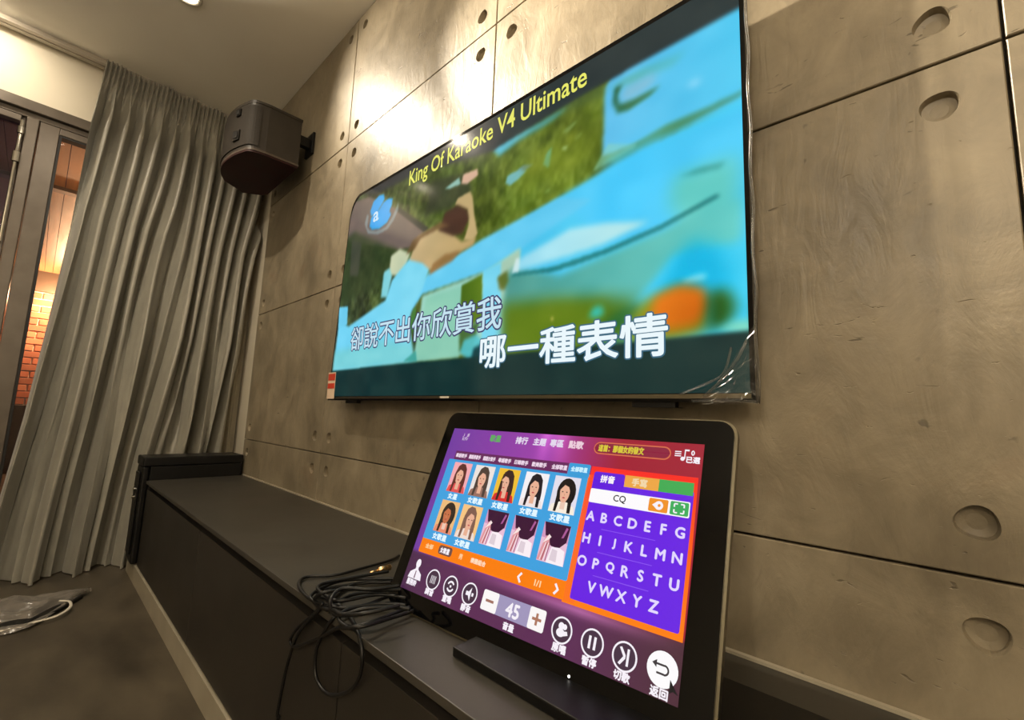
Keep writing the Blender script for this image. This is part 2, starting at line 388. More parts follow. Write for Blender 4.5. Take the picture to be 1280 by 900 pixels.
# ------------------------------------------------------------------ curtain
def vnoise(x, y, seed=0):
    xi_, yi = np.floor(x).astype(int), np.floor(y).astype(int); fx, fy = x-xi_, y-yi
    fx = fx*fx*(3-2*fx); fy = fy*fy*(3-2*fy)
    h = lambda a, b: np.modf(np.abs(np.sin(a*127.1+b*311.7+seed*74.7)*43758.5453))[0]
    return (h(xi_, yi)*(1-fx)+h(xi_+1, yi)*fx)*(1-fy)+(h(xi_, yi+1)*(1-fx)+h(xi_+1, yi+1)*fx)*fy
def curtain_sheet(nu, nv, z0, z1, seed=0):
    u = np.linspace(0, 1, nu)[None, :].repeat(nv, 0); z = np.linspace(z0, z1, nv)[:, None].repeat(nu, 1)
    v = (2.17-z)/3.15
    yl = np.interp(v, [0, .15, .35, .55, .72, .88, 1], [.065, .04, .03, .0, -.03, -.07, -.10])
    yr = np.interp(v, [0, .2, .55, .8, 1], [1.035, 1.035, 1.0, .935, .90])
    n1 = vnoise(u*5, v*2.2, 1+seed); n2 = vnoise(u*9+3, v*3.5, 2+seed); n3 = vnoise(u*3+7, v*1.4, 3+seed)
    top = np.exp(-(v/.075)**2); low = np.clip((v-.35)/.5, 0, 1)
    wv = np.clip(v*3, .35, 1); ph1 = 2*np.pi*(12.5*u+1.0*n1*wv+.35*n2*wv); ph2 = 2*np.pi*(6.2*u+1.5*n3+.25*v)
    ph3 = 2*np.pi*(40*u+.5*n2)
    f1 = np.sin(ph1); f2 = np.sin(ph2)
    amp1 = .007+.060*np.clip((v-.035)/.10, 0, 1)*(1-.40*low); amp2 = .055*low+.014; edge = 1-np.exp(-(u/.05)**2)
    x = -3.745+amp1*np.sign(f1)*np.abs(f1)**.85*(1-.3*top)+amp2*f2+.017*top*np.sin(ph3)+.010*(n2-.5)*np.clip(v*4, 0, 1)
    wr = vnoise(u*26, v*22, 9+seed)-.5                    # small creases near the leading edge
    x += .016*wr*np.exp(-(u/.10)**2)*np.clip((v-.4)*4, 0, 1)
    y = yl+(yr-yl)*u+.35*amp1*np.sin(2*ph1)*(1-top)*edge+.012*low*np.cos(ph2)
    x = np.maximum(x, -3.84)+.04*np.clip((v-.75)/.25, 0, 1)*np.sin(np.pi*np.clip(u*1.8, 0, 1))
    return x, y, z
def grid_obj(name, x, y, z, mt, parent, smooth=True):
    nv, nu = x.shape; me = bpy.data.meshes.new(name)
    co = np.stack([x*S, (y-1)*S, (z+1)*S], -1).reshape(-1, 3)
    i = np.arange(nv*nu).reshape(nv, nu); q = np.stack([i[:-1, :-1], i[1:, :-1], i[1:, 1:], i[:-1, 1:]], -1).reshape(-1, 4)
    me.vertices.add(len(co)); me.vertices.foreach_set('co', co.ravel())
    me.loops.add(q.size); me.loops.foreach_set('vertex_index', q.ravel().astype(np.int32))
    me.polygons.add(len(q)); me.polygons.foreach_set('loop_start', np.arange(0, q.size, 4, dtype=np.int32))
    me.update(calc_edges=True); me.validate()
    return link(name, me, mt, parent, smooth)
cur = empty('curtain', P(-3.78, .5, -1.0), 'long grey satin pleated curtain hanging beside the glass door', 'curtain')
x, y, z = curtain_sheet(520, 260, 2.02, -.985); grid_obj('drape', x, y, z, M['curtain'], cur)
x, y, z = curtain_sheet(520, 26, 2.172, 2.0195); grid_obj('pleated_heading', x, y, z, M['curtain'], cur)
x, y, z = curtain_sheet(520, 3, -.970, -.994); grid_obj('hem', x+.003, y, z, M['curtain'], cur)
lining = empty('curtain_lining', P(-3.85, 1.0, -1.0), 'pale curtain lining hanging in the corner between grey curtain and concrete', 'curtain')
u = np.linspace(0, 1, 120)[None, :].repeat(120, 0); z = np.linspace(2.165, -.985, 120)[:, None].repeat(120, 1); v = (2.165-z)/3.15
grid_obj('drape', -3.866+.014*np.sin(u*2*np.pi*5+2*v), .85+.215*u+.0*v, z, M['sheer'], lining)

# ------------------------------------------------------------------ outside the glass: soffit, brick wall, paving
sof = empty('soffit', P(-6, 0, 1.9), kind='structure')
for k in range(34):
    y0 = -1.9+k*.085
    ubox('soffit_plank', (-9.75, y0+.002, 1.90), (-4.12, y0+.083, 1.93), M['wood'], sof)
ubox('soffit_beam', (-5.70, -1.9, 1.868), (-5.60, 1.0, 1.90), M['beam'], sof)
ubox('soffit_beam', (-9.74, -1.9, 1.60), (-9.60, 1.0, 1.90), M['beam'], sof)
bw = setting('trim_1', (-10.1, -2.0, -1.1), (-9.785, 1.1, 1.62), M['mortar'])
bmd = bmesh.new(); BL, BH = .258, .0855
box_bm(bmd, (0, 0, 0), (.03*S, BL*S, BH*S), .004, 1); bme = bpy.data.meshes.new('brick'); bmd.to_mesh(bme); bmd.free()
meshes = []
for mt in ('brick_a', 'brick_b', 'brick_c'):
    q = bme.copy(); q.materials.append(M[mt]); meshes.append(q)
for r in range(17):
    for k in range(11):
        y0 = -1.45+k*(BL+.016)+(.137 if r % 2 else 0); z0 = -.085+r*(BH+.014)
        o = bpy.data.objects.new('brick', random.choice(meshes)); C.objects.link(o); o.parent = bw
        o.location = P(-9.790+random.random()*.006, y0, z0)
setting('trim_2', (-9.78, -2.0, -1.1), (-9.45, 1.1, -.10), M['paver'])
setting('trim_3', (-9.8, -2.6, -1.12), (-4.1, 1.6, -1.05), M['paver'])
clad = setting('trim_4', (-9.0, -2.3, -1.1), (-4.12, -1.92, 1.93), M['purple'])
for nm, loc, pw in (('outside_lamp', (-9.35, .15, 1.55), 115), ('outside_lamp', (-5.1, .55, 1.55), 18)):
    t = empty(nm, P(*loc), 'small lamp outside by the brick wall' if pw == 115 else 'small lamp outside under the timber soffit', 'outdoor lamp')
    ubox('lamp_stem', (loc[0]-.01, loc[1]-.01, loc[2]), (loc[0]+.01, loc[1]+.01, 1.9), M['beam'], t)
    bm = bmesh.new(); bmesh.ops.create_uvsphere(bm, u_segments=16, v_segments=10, radius=.03); bmesh.ops.translate(bm, verts=bm.verts, vec=P(*loc)-Vector((0, 0, .03)))
    from_bm('bulb', bm, M['lamp_glow'], t, True)
    ld = bpy.data.lights.new('outside_bulb', 'POINT'); ld.energy = pw; ld.color = (1, .62, .34); ld.shadow_soft_size = .05
    lo = bpy.data.objects.new('outside_bulb', ld); C.objects.link(lo); lo.location = P(*loc)-Vector((0, 0, .10))

# ------------------------------------------------------------------ low cabinet along the wall
cab = empty('low_cabinet', P(-1.0, .75, -1.0), 'long low charcoal media cabinet under the wall television', 'cabinet')
ubox('worktop', (-3.325, .497, -.458), (1.75, .998, -.442), M['cab_top'], cab, .0012)
ubox('carcass', (-3.315, .53, -.91), (1.74, .995, -.459), M['cab_dark'], cab)
for x0, x1 in ((-3.32, -2.124), (-2.120, -.944), (-.940, .236), (.240, 1.416)):
    ubox('door', (x0, .505, -.905), (x1, .528, -.486), M['cab_front'], cab, .001)
ubox('plinth', (-3.60, .498, -1.0), (1.74, .56, -.912), M['plinth'], cab)
ubox('sealant_bead', (-3.32, .988, -.4415), (1.74, .9985, -.436), M['plinth'], cab)

bx = empty('equipment_box', P(-3.43, .73, -.9), 'tall black equipment box at the far end of the low cabinet', 'equipment box')
ubox('body', (-3.52, .512, -.905), (-3.335, .985, -.365), M['black2'], bx, .004)
ubox('cap', (-3.55, .475, -.364), (-3.332, .99, -.312), M['black2'], bx, .006)
ubox('front_post', (-3.535, .478, -.905), (-3.345, .511, -.365), M['black'], bx, .008)
ubox('cable_duct', (-3.50, .468, -.86), (-3.39, .4775, -.40), M['black2'], bx, .004)
for zz in (-.50, -.545):
    bm = bmesh.new(); cyl_bm(bm, P(-3.44, .4675, zz), P(-3.44, .458, zz), .010*S); from_bm('socket', bm, M['chrome'], bx)

# ------------------------------------------------------------------ wall loudspeaker
spk = empty('wall_speaker', P(-2.75, .7, 1.32), 'dark round-fronted loudspeaker bracketed high on concrete wall beside the curtain', 'loudspeaker')
outline = [(-2.475, .846), (-2.942, .846), (-2.985, .822), (-3.044, .736), (-2.965, .614)]
arc = smooth_path([Vector((-2.965, .614, 0)), Vector((-2.88, .574, 0)), Vector((-2.776, .555, 0)), Vector((-2.655, .562, 0)), Vector((-2.55, .587, 0)), Vector((-2.497, .615, 0)), Vector((-2.48, .68, 0))], 6)
full = outline + [(p.x, p.y) for p in arc[1:]]
KS = 1.088                                    # the box sits just off the wall
def spk_prism(name, pts, z0, z1, mt, grow=0.0):
    pts = [(a*KS, b*KS) for a, b in pts]; z0 *= KS; z1 *= KS
    cx = sum(p[0] for p in pts)/len(pts); cy = sum(p[1] for p in pts)/len(pts)
    bm = bmesh.new(); prism_bm(bm, [P(cx+(x-cx)*(1+grow), cy+(y-cy)*(1+grow), z0) for x, y in pts], Vector((0, 0, (z1-z0)*S)))
    return from_bm(name, bm, mt, spk)
spk_prism('cabinet_body', full, 1.334, 1.585, M['spk'], -.012)
spk_prism('base_trim', full, 1.322, 1.333, M['spk_edge'], 0.0)
spk_prism('base_panel', full, 1.312, 1.3215, M['spk_base'], -.015)
spk_prism('top_panel', full, 1.586, 1.60, M['spk'], 0.0)
gr = [(p.x, p.y) for p in arc[1:-4]]
inner = [(x*.999+.0, y+.006) for x, y in reversed(gr)]
spk_prism('grille', [(x, y-.004) for x, y in gr]+inner, 1.35, 1.57, M['spk_grille'])
def socket(zc, s):
    n = Vector((.30, -.95, 0)).normalized()
    c = P(-2.60*KS, .578*KS-.004, zc*KS); t = Vector((-n.y, n.x, 0))
    bm = bmesh.new(); pts = [c+t*a*s*S+Vector((0, 0, b*s*S)) for a, b in ((-1, -1), (1, -1), (1, 1), (-1, 1))]
    prism_bm(bm, pts, n*.012); f = from_bm('port_frame', bm, M['black'], spk)
    bm = bmesh.new(); pts = [c+n*.0122+t*a*s*.6*S+Vector((0, 0, b*s*.6*S)) for a, b in ((-1, -1), (1, -1), (1, 1), (-1, 1))]
    prism_bm(bm, pts, n*.002); from_bm('port_opening', bm, M['gasket'], f)
socket(1.545, .020); socket(1.415, .030)
ubox('wall_bracket', (-2.76, .920, 1.60), (-2.72, .985, 1.66), M['black'], spk, .002)
ubox('wall_plate', (-2.80, .985, 1.56), (-2.69, .9995, 1.70), M['black'], spk, .002)

# ------------------------------------------------------------------ television
def raster_picture(w_, h_, bounds):
    """draws the film still shown on the television as a colour array (flat screen content)"""
    X0, X1, Z0, Z1 = bounds
    img = np.zeros((h_, w_, 3)); gx, gz = np.meshgrid(np.linspace(X0, X1, w_), np.linspace(Z1, Z0, h_))
    def inside(pts):
        r = np.zeros((h_, w_), bool); n = len(pts)
        for i in range(n):
            (xa, za), (xb, zb) = pts[i], pts[(i+1) % n]
            if za == zb: continue
            c = ((za > gz) != (zb > gz)) & (gx < (xb-xa)*(gz-za)/(zb-za)+xa)
            r ^= c
        return r.astype(float)
    def blur(a, k):
        for _ in range(2):
            if k < 1: break
            for ax in (0, 1):
                p = np.concatenate([np.repeat(a.take([0], ax), k+1, ax), a, np.repeat(a.take([-1], ax), k, ax)], ax)
                cs = np.cumsum(p, ax); n = a.shape[ax]
                a = (cs.take(range(2*k+1, 2*k+1+n), ax)-cs.take(range(0, n), ax))/(2*k+1)
        return a
    def poly(pts, col, k=2, op=1.0, col2=None, ax='x'):
        mk = (blur(inside(pts), k)*op)[..., None]
        c = np.array(col, float)
        if col2 is not None:
            xs = [p[0] for p in pts]; zs = [p[1] for p in pts]
            t = np.clip((gx-min(xs))/(max(xs)-min(xs)), 0, 1) if ax == 'x' else np.clip((max(zs)-gz)/(max(zs)-min(zs)), 0, 1)
            c = c*(1-t[..., None])+np.array(col2, float)*t[..., None]
        img[:] = img*(1-mk)+c*mk
    return img, gx, gz, poly, blur
TVB = (-2.05, -.235, .04, 1.03)
# outlines of the picture's shapes and one painted wall reflection on the television's own plane (measured, layout units x,z)
TVPOLYS = [
  ([(-2.012,0.81),(-1.931,0.978),(-1.795,0.958),(-1.533,0.817),(-1.335,0.682),(-1.443,0.633),(-1.541,0.65)], (112, 98, 92), 2, 1, None, 'x'),
  ([(-1.57,0.828),(-1.54,0.83),(-1.325,0.682),(-1.354,0.674)], (40, 46, 42), 1, 0.9, None, 'x'),
  ([(-2.012,0.81),(-1.904,0.821),(-1.529,0.647),(-1.577,0.524),(-1.675,0.514),(-1.994,0.493)], (46, 64, 34), 5, 0.75, None, 'x'),
  ([(-1.929,0.789),(-1.834,0.753),(-1.838,0.598),(-1.922,0.614)], (70, 72, 64), 2, 0.7, None, 'x'),
  ([(-1.324,0.871),(-1.117,0.826),(-1.09,0.745),(-1.216,0.721),(-1.361,0.739)], (44, 52, 40), 4, 0.7, None, 'x'),
  ([(-0.995,0.884),(-0.913,0.885),(-0.67,0.881),(-0.577,0.875),(-0.576,0.843),(-0.753,0.852),(-0.91,0.833),(-0.962,0.821)], (62, 90, 40), 5, 0.8, None, 'x'),
  ([(-1.005,0.866),(-0.912,0.871),(-0.808,0.867),(-0.725,0.869),(-0.692,0.865),(-0.753,0.847),(-0.877,0.843),(-0.966,0.825)], (96, 200, 232), 3, 0.95, (70, 140, 120), 'x'),
  ([(-1.242,0.808),(-1.163,0.823),(-1.152,0.795),(-1.214,0.798)], (150, 200, 190), 1, 0.9, None, 'x'),
  ([(-1.148,0.794),(-1.142,0.827),(-1.068,0.82),(-1.062,0.795),(-1.118,0.783)], (214, 176, 150), 1, 1, None, 'x'),
  ([(-0.932,0.721),(-0.926,0.743),(-0.866,0.747),(-0.846,0.729),(-0.878,0.715),(-0.911,0.706)], (120, 190, 200), 1, 0.9, None, 'x'),
  ([(-0.883,0.748),(-0.857,0.754),(-0.815,0.74),(-0.856,0.733)], (110, 150, 150), 1, 0.8, None, 'x'),
  ([(-0.781,0.725),(-0.771,0.755),(-0.751,0.767),(-0.755,0.734),(-0.76,0.707)], (110, 200, 190), 1, 0.9, None, 'x'),
  ([(-0.716,0.745),(-0.711,0.753),(-0.694,0.748),(-0.699,0.736)], (190, 230, 190), 1, 0.9, None, 'x'),
  ([(-0.717,0.797),(-0.674,0.811),(-0.663,0.806),(-0.695,0.787)], (120, 150, 80), 1, 0.8, None, 'x'),
  ([(-0.673,0.763),(-0.647,0.77),(-0.647,0.761),(-0.667,0.751)], (120, 150, 80), 1, 0.7, None, 'x'),
  ([(-0.775,0.64),(-0.752,0.642),(-0.763,0.633)], (150, 190, 110), 1, 0.7, None, 'x'),
  ([(-0.841,0.763),(-0.668,0.777),(-0.604,0.783),(-0.591,0.688),(-0.719,0.68),(-0.868,0.658)], (112, 128, 24), 8, 0.5, None, 'x'),
  ([(-0.579,0.858),(-0.535,0.929),(-0.407,0.94),(-0.195,0.933),(-0.233,0.651),(-0.583,0.671)], (96, 192, 236), 2, 1, (70, 200, 240), 'x'),
  ([(-0.576,0.856),(-0.479,0.858),(-0.402,0.849),(-0.361,0.845),(-0.395,0.824),(-0.448,0.832),(-0.501,0.833),(-0.546,0.85)], (86, 166, 140), 4, 0.9, (80, 190, 210), 'x'),
  ([(-0.55,0.848),(-0.527,0.845),(-0.541,0.82),(-0.534,0.795),(-0.501,0.791),(-0.448,0.79),(-0.43,0.789),(-0.454,0.777),(-0.511,0.766),(-0.54,0.772),(-0.555,0.809)], (30, 96, 60), 2, 0.95, (60, 120, 70), 'x'),
  ([(-0.532,0.811),(-0.523,0.833),(-0.448,0.832),(-0.434,0.808),(-0.479,0.794),(-0.523,0.794)], (130, 186, 210), 4, 0.8, None, 'x'),
  ([(-0.366,0.762),(-0.344,0.764),(-0.33,0.749),(-0.351,0.744)], (150, 220, 250), 3, 0.8, None, 'x'),
  ([(-0.591,0.665),(-0.494,0.669),(-0.419,0.682),(-0.343,0.682),(-0.247,0.687),(-0.247,0.676),(-0.328,0.664),(-0.381,0.657),(-0.479,0.651),(-0.544,0.639)], (84, 130, 44), 2, 1, (60, 150, 140), 'x'),
  ([(-1.037,0.544),(-0.717,0.606),(-0.471,0.649),(-0.363,0.657),(-0.233,0.669),(-0.246,0.177),(-0.876,0.162),(-1.033,0.482)], (84, 196, 238), 2, 1, (64, 208, 244), 'x'),
  ([(-0.567,0.7),(-0.489,0.667),(-0.489,0.659),(-0.614,0.641)], (150, 210, 170), 1, 0.5, None, 'x'),
  ([(-0.717,0.602),(-0.471,0.645),(-0.233,0.656),(-0.241,0.362),(-0.587,0.449)], (78, 200, 250), 6, 0.6, None, 'x'),
  ([(-0.611,0.455),(-0.576,0.66),(-0.419,0.668),(-0.42,0.54),(-0.52,0.452)], (72, 206, 255), 10, 0.7, None, 'x'),
  ([(-0.397,0.551),(-0.278,0.553),(-0.259,0.536),(-0.263,0.367),(-0.366,0.411),(-0.409,0.489)], (110, 206, 176), 8, 0.7, None, 'x'),
  ([(-0.386,0.547),(-0.33,0.549),(-0.285,0.543),(-0.297,0.533),(-0.347,0.537)], (40, 140, 130), 2, 0.7, None, 'x'),
  ([(-1.41,0.434),(-1.307,0.507),(-1.027,0.563),(-0.717,0.606),(-0.613,0.564),(-0.86,0.489),(-1.008,0.45),(-1.338,0.432),(-1.403,0.375)], (108, 206, 242), 2, 1, (92, 200, 240), 'x'),
  ([(-1.338,0.426),(-1.008,0.45),(-0.861,0.494),(-0.848,0.23),(-1.013,0.196),(-1.366,0.186)], (150, 208, 190), 2, 1, (160, 214, 200), 'x'),
  ([(-1.312,0.416),(-1.122,0.424),(-1.111,0.184),(-1.366,0.186)], (140, 204, 180), 2, 1, None, 'x'),
  ([(-1.118,0.426),(-1.019,0.445),(-1.01,0.306),(-1.117,0.261)], (72, 104, 24), 1, 1, (96, 128, 30), 'x'),
  ([(-1.016,0.454),(-0.935,0.466),(-0.925,0.237),(-1.007,0.22)], (120, 214, 240), 1, 1, None, 'x'),
  ([(-0.935,0.466),(-0.86,0.489),(-0.862,0.397),(-0.928,0.355)], (170, 204, 180), 2, 1, None, 'x'),
  ([(-0.95,0.423),(-0.909,0.43),(-0.906,0.376),(-0.94,0.381)], (120, 126, 70), 2, 1, None, 'x'),
  ([(-1.118,0.269),(-1.02,0.297),(-1.05,0.198),(-1.113,0.203)], (60, 96, 40), 2, 0.9, None, 'x'),
  ([(-1.574,0.631),(-1.512,0.646),(-1.436,0.612),(-1.458,0.572),(-1.497,0.532),(-1.581,0.551)], (196, 206, 172), 2, 1, None, 'x'),
  ([(-1.63,0.466),(-1.621,0.573),(-1.579,0.581),(-1.556,0.543),(-1.581,0.458)], (130, 210, 220), 2, 1, None, 'x'),
  ([(-1.428,0.595),(-1.296,0.538),(-1.34,0.45),(-1.391,0.404),(-1.41,0.345),(-1.366,0.186),(-2.006,0.171),(-1.987,0.408),(-1.888,0.375),(-1.591,0.45),(-1.554,0.526)], (112, 212, 246), 2, 1, (128, 216, 240), 'x'),
  ([(-1.413,0.33),(-1.389,0.388),(-1.373,0.386),(-1.372,0.281)], (70, 130, 60), 1, 0.9, None, 'x'),
  ([(-1.438,0.584),(-1.394,0.666),(-1.3,0.675),(-1.209,0.645),(-1.131,0.581),(-1.078,0.579),(-1.055,0.587),(-1.068,0.554),(-1.14,0.544),(-1.218,0.544),(-1.288,0.506),(-1.309,0.522),(-1.351,0.553)], (196, 172, 128), 2, 1, (186, 158, 104), 'x'),
  ([(-1.286,0.536),(-1.219,0.556),(-1.129,0.552),(-1.172,0.523),(-1.26,0.507),(-1.306,0.498)], (150, 112, 66), 2, 0.9, None, 'x'),
  ([(-1.177,0.727),(-1.165,0.746),(-1.099,0.751),(-1.085,0.726),(-1.072,0.66),(-1.051,0.588),(-1.078,0.573),(-1.119,0.584),(-1.098,0.634),(-1.11,0.689)], (190, 166, 116), 1, 1, None, 'x'),
  ([(-1.248,0.676),(-1.233,0.714),(-1.163,0.722),(-1.11,0.689),(-1.099,0.652),(-1.129,0.609),(-1.18,0.614),(-1.265,0.657)], (70, 44, 34), 2, 1, None, 'x'),
  ([(-1.463,0.612),(-1.425,0.661),(-1.354,0.674),(-1.258,0.685),(-1.201,0.657),(-1.279,0.661),(-1.372,0.654),(-1.41,0.619)], (112, 84, 52), 2, 0.9, None, 'x'),
  ([(-2.0,0.478),(-1.912,0.47),(-1.905,0.384),(-1.989,0.378)], (110, 206, 240), 1, 1, None, 'x'),
  ([(-2.016,0.268),(-1.581,0.285),(-1.373,0.251),(-1.35,0.176),(-2.006,0.171)], (120, 206, 206), 6, 0.7, None, 'x'),
  ([(-1.433,0.19),(-1.356,0.226),(-1.346,0.185)], (60, 160, 150), 1, 0.9, None, 'x'),
  ([(-0.915,0.419),(-0.887,0.438),(-0.71,0.38),(-0.564,0.406),(-0.424,0.43),(-0.331,0.459),(-0.261,0.451),(-0.263,0.367),(-0.402,0.365),(-0.478,0.287),(-0.54,0.238),(-0.606,0.15),(-0.921,0.16)], (74, 150, 140), 4, 1, (100, 206, 200), 'x'),
  ([(-0.924,0.334),(-0.736,0.324),(-0.563,0.297),(-0.486,0.277),(-0.498,0.177),(-0.908,0.16)], (96, 124, 24), 9, 1, (80, 120, 30), 'x'),
  ([(-0.904,0.207),(-0.882,0.292),(-0.708,0.302),(-0.562,0.289),(-0.606,0.156),(-0.901,0.159)], (100, 128, 22), 6, 0.8, None, 'x'),
  ([(-0.889,0.426),(-0.853,0.463),(-0.68,0.504),(-0.565,0.489),(-0.455,0.46),(-0.582,0.435),(-0.739,0.428)], (150, 220, 242), 3, 1, (190, 236, 236), 'x'),
  ([(-0.895,0.413),(-0.738,0.396),(-0.659,0.4),(-0.564,0.41),(-0.424,0.434),(-0.299,0.47),(-0.305,0.479),(-0.428,0.445),(-0.571,0.422),(-0.739,0.41),(-0.876,0.421)], (28, 120, 120), 1, 0.9, None, 'x'),
  ([(-0.889,0.424),(-0.875,0.465),(-0.859,0.464),(-0.863,0.421)], (220, 240, 240), 1, 0.8, None, 'x'),
  ([(-0.949,0.418),(-0.91,0.435),(-0.901,0.399),(-0.926,0.379)], (90, 110, 40), 2, 0.9, None, 'x'),
  ([(-0.44,0.272),(-0.384,0.365),(-0.353,0.39),(-0.301,0.356),(-0.275,0.271),(-0.319,0.228)], (0, 180, 228), 8, 0.9, None, 'x'),
  ([(-0.381,0.307),(-0.347,0.314),(-0.324,0.31),(-0.334,0.298),(-0.371,0.298)], (130, 226, 244), 2, 0.9, None, 'x'),
  ([(-0.619,0.256),(-0.603,0.279),(-0.58,0.279),(-0.571,0.258),(-0.593,0.249)], (60, 190, 170), 3, 1, None, 'x'),
  ([(-0.58,0.233),(-0.53,0.26),(-0.478,0.268),(-0.486,0.232),(-0.54,0.215)], (40, 110, 60), 4, 0.8, None, 'x'),
  ([(-0.508,0.178),(-0.502,0.238),(-0.468,0.274),(-0.394,0.291),(-0.351,0.28),(-0.327,0.246),(-0.326,0.192),(-0.386,0.178)], (150, 150, 20), 6, 1, (110, 120, 16), 'x'),
  ([(-0.455,0.228),(-0.443,0.278),(-0.385,0.297),(-0.334,0.281),(-0.322,0.245),(-0.349,0.205),(-0.412,0.198)], (226, 120, 24), 5, 1, (206, 100, 10), 'x'),
  ([(-0.328,0.192),(-0.328,0.263),(-0.309,0.277),(-0.282,0.265),(-0.271,0.229),(-0.292,0.195)], (30, 82, 24), 5, 1, (50, 110, 40), 'x'),
  ([(-0.311,0.19),(-0.277,0.203),(-0.245,0.205),(-0.246,0.174)], (140, 222, 190), 3, 0.9, None, 'x'),
  ([(-0.737,0.267),(-0.734,0.271),(-0.728,0.264),(-0.734,0.26)], (226, 206, 120), 1, 1, None, 'x'),
  ([(-1.109,0.202),(-1.092,0.24),(-1.035,0.253),(-0.993,0.224),(-0.997,0.18),(-1.047,0.157)], (80, 190, 200), 2, 0.9, None, 'x'),
  ([(-1.055,0.168),(-1.044,0.21),(-0.993,0.224),(-0.956,0.191),(-0.968,0.153)], (6, 60, 66), 2, 1, None, 'x'),
  ([(-2.058,1.068),(-1.739,0.95),(-1.435,0.94),(-1.232,0.9),(-0.997,0.857),(-0.725,0.874),(-0.577,0.877),(-0.247,0.879),(-0.197,0.882),(-0.193,1.006),(-2.508,1.913)], (28, 46, 50), 2, 1, None, 'x'),
  ([(-1.974,1.048),(-1.739,0.95),(-1.435,0.94),(-1.232,0.9),(-0.997,0.857),(-0.915,0.926),(-2.041,1.445)], (54, 54, 58), 6, 0.75, None, 'x'),  # grey haze of the reflected wall, painted over the top band
  ([(-2.183,0.162),(-1.999,0.18),(-1.351,0.182),(-0.246,0.181),(-0.219,0.182),(-0.224,0.02),(-2.142,-0.03)], (4, 46, 48), 1, 1, (22, 50, 48), 'x'),
  ([(-1.777,0.884),(-1.755,0.922),(-1.71,0.937),(-1.67,0.928),(-1.66,0.903),(-1.689,0.879),(-1.725,0.853),(-1.766,0.858)], (20, 160, 232), 1, 1, None, 'x'),
  ([(-1.7,0.868),(-1.665,0.893),(-1.627,0.896),(-1.595,0.885),(-1.598,0.858),(-1.618,0.829),(-1.67,0.837)], (20, 160, 232), 1, 1, None, 'x'),
  ([(-1.773,0.812),(-1.765,0.851),(-1.7,0.868),(-1.62,0.844),(-1.598,0.816),(-1.625,0.789),(-1.687,0.778),(-1.749,0.791)], (24, 164, 236), 1, 1, None, 'x'),
  ([(-1.819,0.836),(-1.804,0.877),(-1.788,0.865),(-1.794,0.814),(-1.77,0.793),(-1.713,0.774),(-1.635,0.77),(-1.59,0.8),(-1.559,0.839),(-1.549,0.857),(-1.545,0.821),(-1.576,0.782),(-1.621,0.756),(-1.697,0.755),(-1.782,0.781)], (150, 176, 180), 1, 0.55, None, 'x'),
]
def blur3(a, blur):
    return np.stack([blur(a[..., k], 1) for k in range(3)], -1)
def tv_picture():
    img, gx, gz, poly, blur = raster_picture(760, 416, TVB)
    n = vnoise(gx*38, gz*30, 4); n2 = vnoise(gx*90, gz*60, 5); n3 = vnoise(gx*9+4, gz*6, 6)
    t = np.clip((gx+2.0)/1.3, 0, 1)[..., None]
    img[:] = np.array((44, 58, 40))*(1-t)+np.array((92, 112, 26))*t
    img += ((n-.5)*46)[..., None]*np.array((1, 1, .55)) + ((n2-.5)*26)[..., None] + ((n3-.5)*50)[..., None]*np.array((.8, 1, .5))
    img[:] = np.clip(img, 12, 255)
    for (pts, col, k, op, col2, ax) in TVPOLYS: poly(pts, col, k, op, col2, ax)
    img += ((vnoise(gx*16+2, gz*22, 8)-.5)*16)[..., None]*np.array((1, .7, .5)); img[:] = blur3(img, blur)
    return np.clip(img, 0, 255), gx, gz
img, gx, gz = tv_picture()
def srgb2lin(a):
    a = a/255.0
    return np.where(a <= .04045, a/12.92, ((a+.055)/1.055)**2.4)
tv = empty('television', P(-1.14, .95, .05), 'large flat wall television playing a karaoke video above the low cabinet', 'television')
def tv_left(zv):                              # left edge of the set, rounded at the top by its wrapping film
    x = -2.035+(zv-.05)*.075
    r = .10; dz = np.clip(zv-(1.0-r), 0, r)
    return x+(r-np.sqrt(np.maximum(r*r-dz*dz, 0)))*.9
def tv_top(x): return 1.005-(x+1.96)*.016
def tv_outline(g):
    pts = [(-.243-g, .045+g), (-2.035+g, .045+g)]
    for zv in np.linspace(.15, .905, 6): pts.append((float(tv_left(zv))+g, float(zv)))
    for a in np.linspace(10, 80, 8): pts.append((-1.968+.09*(1-math.cos(math.radians(a)))+g, .905+.10*math.sin(math.radians(a))-g))
    pts += [(-1.83, tv_top(-1.83)-g), (-.243-g, tv_top(-.243)-g)]
    return pts
bm = bmesh.new(); prism_bm(bm, [P(x, .926, z) for x, z in tv_outline(0)], Vector((0, .026*S, 0))); from_bm('bezel', bm, M['gloss'], tv)
ubox('back_cover', (-1.90, .953, .12), (-.36, .975, .90), M['black'], tv, .01)
ubox('wall_mount', (-1.45, .976, .30), (-.80, .999, .72), M['black'], tv)
nu, nv = 700, 390
vz = np.linspace(0, 1, nv)[:, None]; uu = np.linspace(0, 1, nu)[None, :]
zrow = .063+vz*(0*uu+.925); xl = tv_left(zrow+.012)+.008; xs = xl+(-.252-xl)*uu
zt = tv_top(xs)-.014; zs = .063+(zt-.063)*vz
scr = grid_obj('screen', xs, np.full_like(xs, .9248), zs, M['picture'], tv, False)
def sample(xq, zq):
    h_, w_, _ = img.shape
    px = np.clip((xq-TVB[0])/(TVB[1]-TVB[0])*(w_-1), 0, w_-1.001); pz = np.clip((TVB[3]-zq)/(TVB[3]-TVB[2])*(h_-1), 0, h_-1.001)
    i, j = pz.astype(int), px.astype(int); fi, fj = (pz-i)[..., None], (px-j)[..., None]
    return img[i, j]*(1-fi)*(1-fj)+img[i+1, j]*fi*(1-fj)+img[i, j+1]*(1-fi)*fj+img[i+1, j+1]*fi*fj
